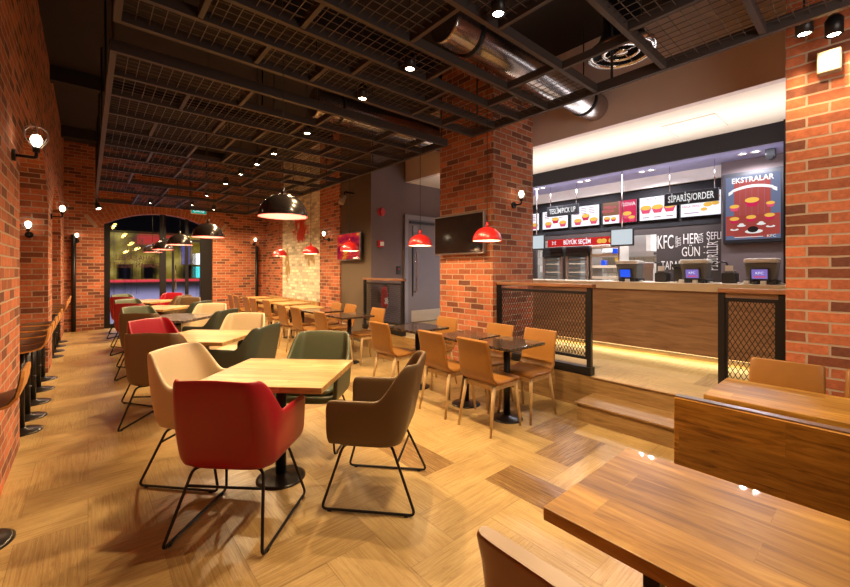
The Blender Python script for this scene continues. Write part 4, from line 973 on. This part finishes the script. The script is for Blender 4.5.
# ------------------------------------------------------------------ tan chairs with wooden legs
def tan_chair(mat, label, loc, rz, group):
    t = thing('dining_chair', label, 'chair', loc, rz, group)      # faces +Y
    def slab(prof, wf, th_):
        P = [Vector((0, y, z)) for y, z in prof]; rings = []
        for i, p in enumerate(P):
            d = (P[min(i + 1, len(P) - 1)] - P[max(i - 1, 0)]).normalized(); nn = Vector((0, -d.z, d.y)); w_ = wf(i / (len(P) - 1)); r = []
            for k in range(16):
                a = 2 * PI * k / 16; ca, sa_ = math.cos(a), math.sin(a); e = .28
                q = nn * (th_ / 2 * (abs(sa_) ** .6) * (1 if sa_ > 0 else -1)); r.append(p + Vector((w_ * abs(ca) ** e * (1 if ca > 0 else -1), 0, 0)) + q)
            rings.append(r)
        return rings
    seat = [(.185, .435), (.176, .447), (.14, .455), (.08, .452), (-.02, .446), (-.10, .446), (-.15, .455)]
    back = [(-.150, .456), (-.185, .475), (-.205, .51), (-.215, .57), (-.225, .66), (-.245, .76), (-.266, .825), (-.268, .836)]
    MB().loft(slab(seat, lambda q: .205 if q > .1 else .19 + .15 * q, .042)).build('seat', mat, t)
    MB().loft(slab(back, lambda q: .205 - .018 * q if q < .99 else .182, .034)).build('backrest', mat, t)
    f = MB(); f.box(-.165, .165, .15, .17, .385, .425); f.box(-.165, .165, -.16, -.14, .385, .425); f.box(-.175, -.155, -.16, .17, .385, .425); f.box(.155, .175, -.16, .17, .385, .425); f.build('seat_frame', 'ash_leg', t)
    for sx in (-1, 1):
        for sy in (-1, 1):
            p0 = Vector((.165 * sx, .155 * sy, .424)); p1 = Vector((.195 * sx, (.20 if sy > 0 else .235) * sy, 0)); r0, r1 = .019, .0115
            rings = []
            for q in (0, .3, 1):
                c = p0.lerp(p1, q); r = r0 + (r1 - r0) * q; rings.append([(c.x + r * math.cos(a + .4), c.y + r * math.sin(a + .4), c.z) for a in [2 * PI * k / 10 for k in range(10)]])
            MB().loft(rings).build('leg', 'ash_leg', t)
    return t
LX, RX = 2.885, 3.36
ch = [(LX, 2.40, -90, 'tan leather chair with its back to the viewer, nearest the steps'), (LX, 2.97, -90, 'tan leather chair with its back to the viewer, second from the steps'), (LX, 3.90, -88, 'tan leather chair with its back to the viewer, third from the steps'),
      (LX, 5.48, -90, 'tan leather chair at the left of the stone table by the dark wall panel'), (LX, 6.40, -90, 'tan leather chair at the left of the stone table below the brick pier'), (LX + .02, 7.08, -90, 'tan leather chair at the first wooden cafe table'),
      (3.05, 8.30, -90, 'tan leather chair at the second wooden cafe table'), (3.03, 9.10, -90, 'tan leather chair at the third wooden cafe table, right one'), (3.03, 9.62, -90, 'tan leather chair at the third wooden cafe table, left one'), (3.0, 10.3, -90, 'tan leather chair at the farthest cafe table, right one'), (3.0, 10.82, -90, 'tan leather chair at the farthest cafe table, left one'),
      (RX, 2.34, 90, 'tan leather chair facing left, nearest the steps beside the mesh railing'), (RX, 2.87, 90, 'tan leather chair facing left, second beside the mesh railing'), (RX, 3.75, 90, 'tan leather chair facing left in front of the brick pillar'),
      (RX, 5.38, 90, 'tan leather chair facing left in front of the far railing'), (RX, 6.27, 90, 'tan leather chair facing left in front of the dark panel, right one'), (RX, 6.80, 90, 'tan leather chair facing left in front of the dark panel, left one'),
      (3.36, 0.42, 90, 'tan leather chair behind the long bench table, left one'), (3.36, -0.05, 90, 'tan leather chair behind the long bench table, right one at the picture edge')]
GR = 'tan leather chairs with wooden legs'
cp = None
for x, y, a, lb in ch:
    if cp is None: cp = tan_chair('leather_tan', lb, (x, y, 0), math.radians(a), GR)
    else: dup(cp, (x, y, 0), math.radians(a), lb)
tan_chair('leather_chestnut', 'chestnut brown leather chair back at the bottom edge of the picture', (.93, .40, 0), math.radians(-90), GR).scale = (1, 1, 1.06)

# wall bench on the right
t = thing('wall_bench', 'long wooden bench under the painted brick wall', 'bench', (3.93, 9.75, 0))
MB().rbox(-.22, .23, -2.0, 2.2, .40, .45, .006).build('seat', 'oak_top', t); B(-.18, .22, -2.0, 2.2, 0, .399).build('base', 'rail_wood', t); MB().rbox(.18, .235, -1.05, 2.2, .451, .70, .006).build('backrest', 'oak_top', t)

# ------------------------------------------------------------------ front right: long tables and partition
t = thing('long_table', 'long polished walnut table in the right foreground', 'table', (1.335, -.35, 0), 0, 'long dining tables')
MB().rbox(-.30, .30, -1.05, 1.01, .71, .75, .004).build('tabletop', 'walnut_top', t)
for yy in (.66, -.75):
    B(-.22, .22, yy + .06, yy + .10, .67, .709).build('crossbar', 'black_metal', t)
    for sx in (-.20, .24): B(sx - .02, sx + .02, yy + .06, yy + .10, .0, .709).build('leg', 'black_metal', t)
t = thing('long_table', 'long walnut table behind the wooden bench partition', 'table', (2.93, -.35, 0), 0, 'long dining tables')
MB().rbox(-.26, .27, -1.05, 1.01, .71, .75, .004).build('tabletop', 'walnut_top', t)
for yy in (.66, -.75):
    B(-.2, .2, yy - .02, yy + .02, .0, .03).build('foot', 'black_metal', t); B(-.025, .025, yy - .02, yy + .02, .03, .709).build('leg', 'black_metal', t)
t = thing('bench_partition', 'tall dark wooden bench back with metal strip between the long tables', 'bench', (2.18, -.35, 0))
MB().rbox(-.035, .035, -1.05, 1.0, 0, .845, .003).build('back_board', 'partition_wood', t); B(-.022, .022, -1.05, .998, .8451, .852).build('edge_strip', 'strip_metal', t)
MB().rbox(.036, .40, -1.05, 1.0, .40, .45, .01).build('seat', 'leather_chestnut', t); B(.036, .36, -1.05, 1.0, 0, .399).build('seat_base', 'partition_wood', t)

# ------------------------------------------------------------------ bar stools and shelves along the left wall
def stool(loc, label):
    t = thing('bar_stool', label, 'stool', loc, 0, 'plywood bar stools along the left wall')
    prof = [(-.19, .742), (-.17, .750), (-.08, .747), (.02, .745), (.09, .752), (.140, .768), (.165, .80), (.176, .85), (.182, .89), (.184, .925)]
    def slab(off0, off1, w_):
        rings = []
        for i, (x, z) in enumerate(prof):
            a = Vector(prof[max(i - 1, 0)]); b_ = Vector(prof[min(i + 1, len(prof) - 1)]); d = (b_ - a).normalized(); nn = Vector((-d.y, d.x)); ww = w_ * (1 - .18 * max(0, (i - 6) / 3)) * (1 if 0 < i < len(prof) - 1 else .9)
            p0 = Vector((x, z)) + nn * off0; p1 = Vector((x, z)) + nn * off1
            rings.append([(p0.x, -ww, p0.y), (p0.x, ww, p0.y), (p1.x, ww, p1.y), (p1.x, -ww, p1.y)])
        return rings
    MB().loft(slab(-.013, .0, .19), smooth=False).build('plywood_shell', 'ply_edge', t)
    MB().loft(slab(.0002, .006, .186), smooth=False).build('seat_pad', 'stool_seat', t)
    MB().cyl((0, 0, .018), (0, 0, .735), .028, n=14).build('pole', 'black_metal', t)
    MB().lathe([(.001, 0), (.15, 0), (.15, .008), (.13, .016), (.05, .022), (.03, .04), (.001, .04)], 32).build('base_plate', 'dark_disc', t)
    MB().cyl((.02, 0, .40), (.07, 0, .40), .008, n=7).build('height_lever', 'black_metal', t)
    return t
ys = [(5.05, 'bar stool nearest in the first left arch'), (5.50, 'second bar stool in the first left arch'), (6.07, 'third bar stool in the first left arch'), (6.68, 'fourth bar stool in the first left arch'), (7.28, 'fifth bar stool in the first left arch, against the second pier'),
      (9.05, 'bar stool nearest in the second left arch'), (9.65, 'second bar stool in the second left arch'), (10.25, 'third bar stool in the second left arch'), (10.85, 'farthest bar stool in the second left arch')]
s0 = stool((-.45, 3.10, 0), 'plywood bar stool at the left picture edge in front of the brick pier')
for y, lb in ys: dup(s0, (-.46, y, 0), 0, 'brown plywood ' + lb)
for y0, y1, lb in ((4.86, 7.70, 'wooden wall shelf in the first left arch'), (8.57, 11.08, 'wooden wall shelf in the second left arch')):
    t = thing('wall_shelf', lb, 'shelf', (-.95, (y0 + y1) / 2, 1.05)); hw = (y1 - y0) / 2
    MB().rbox(-.004, .22, -hw, hw, 0, .035, .004).build('board', 'oak_top', t)
    for q in (-.7, 0, .7): B(-.004, .18, q * hw - .015, q * hw + .015, -.05, -.0005).build('bracket', 'black_metal', t)
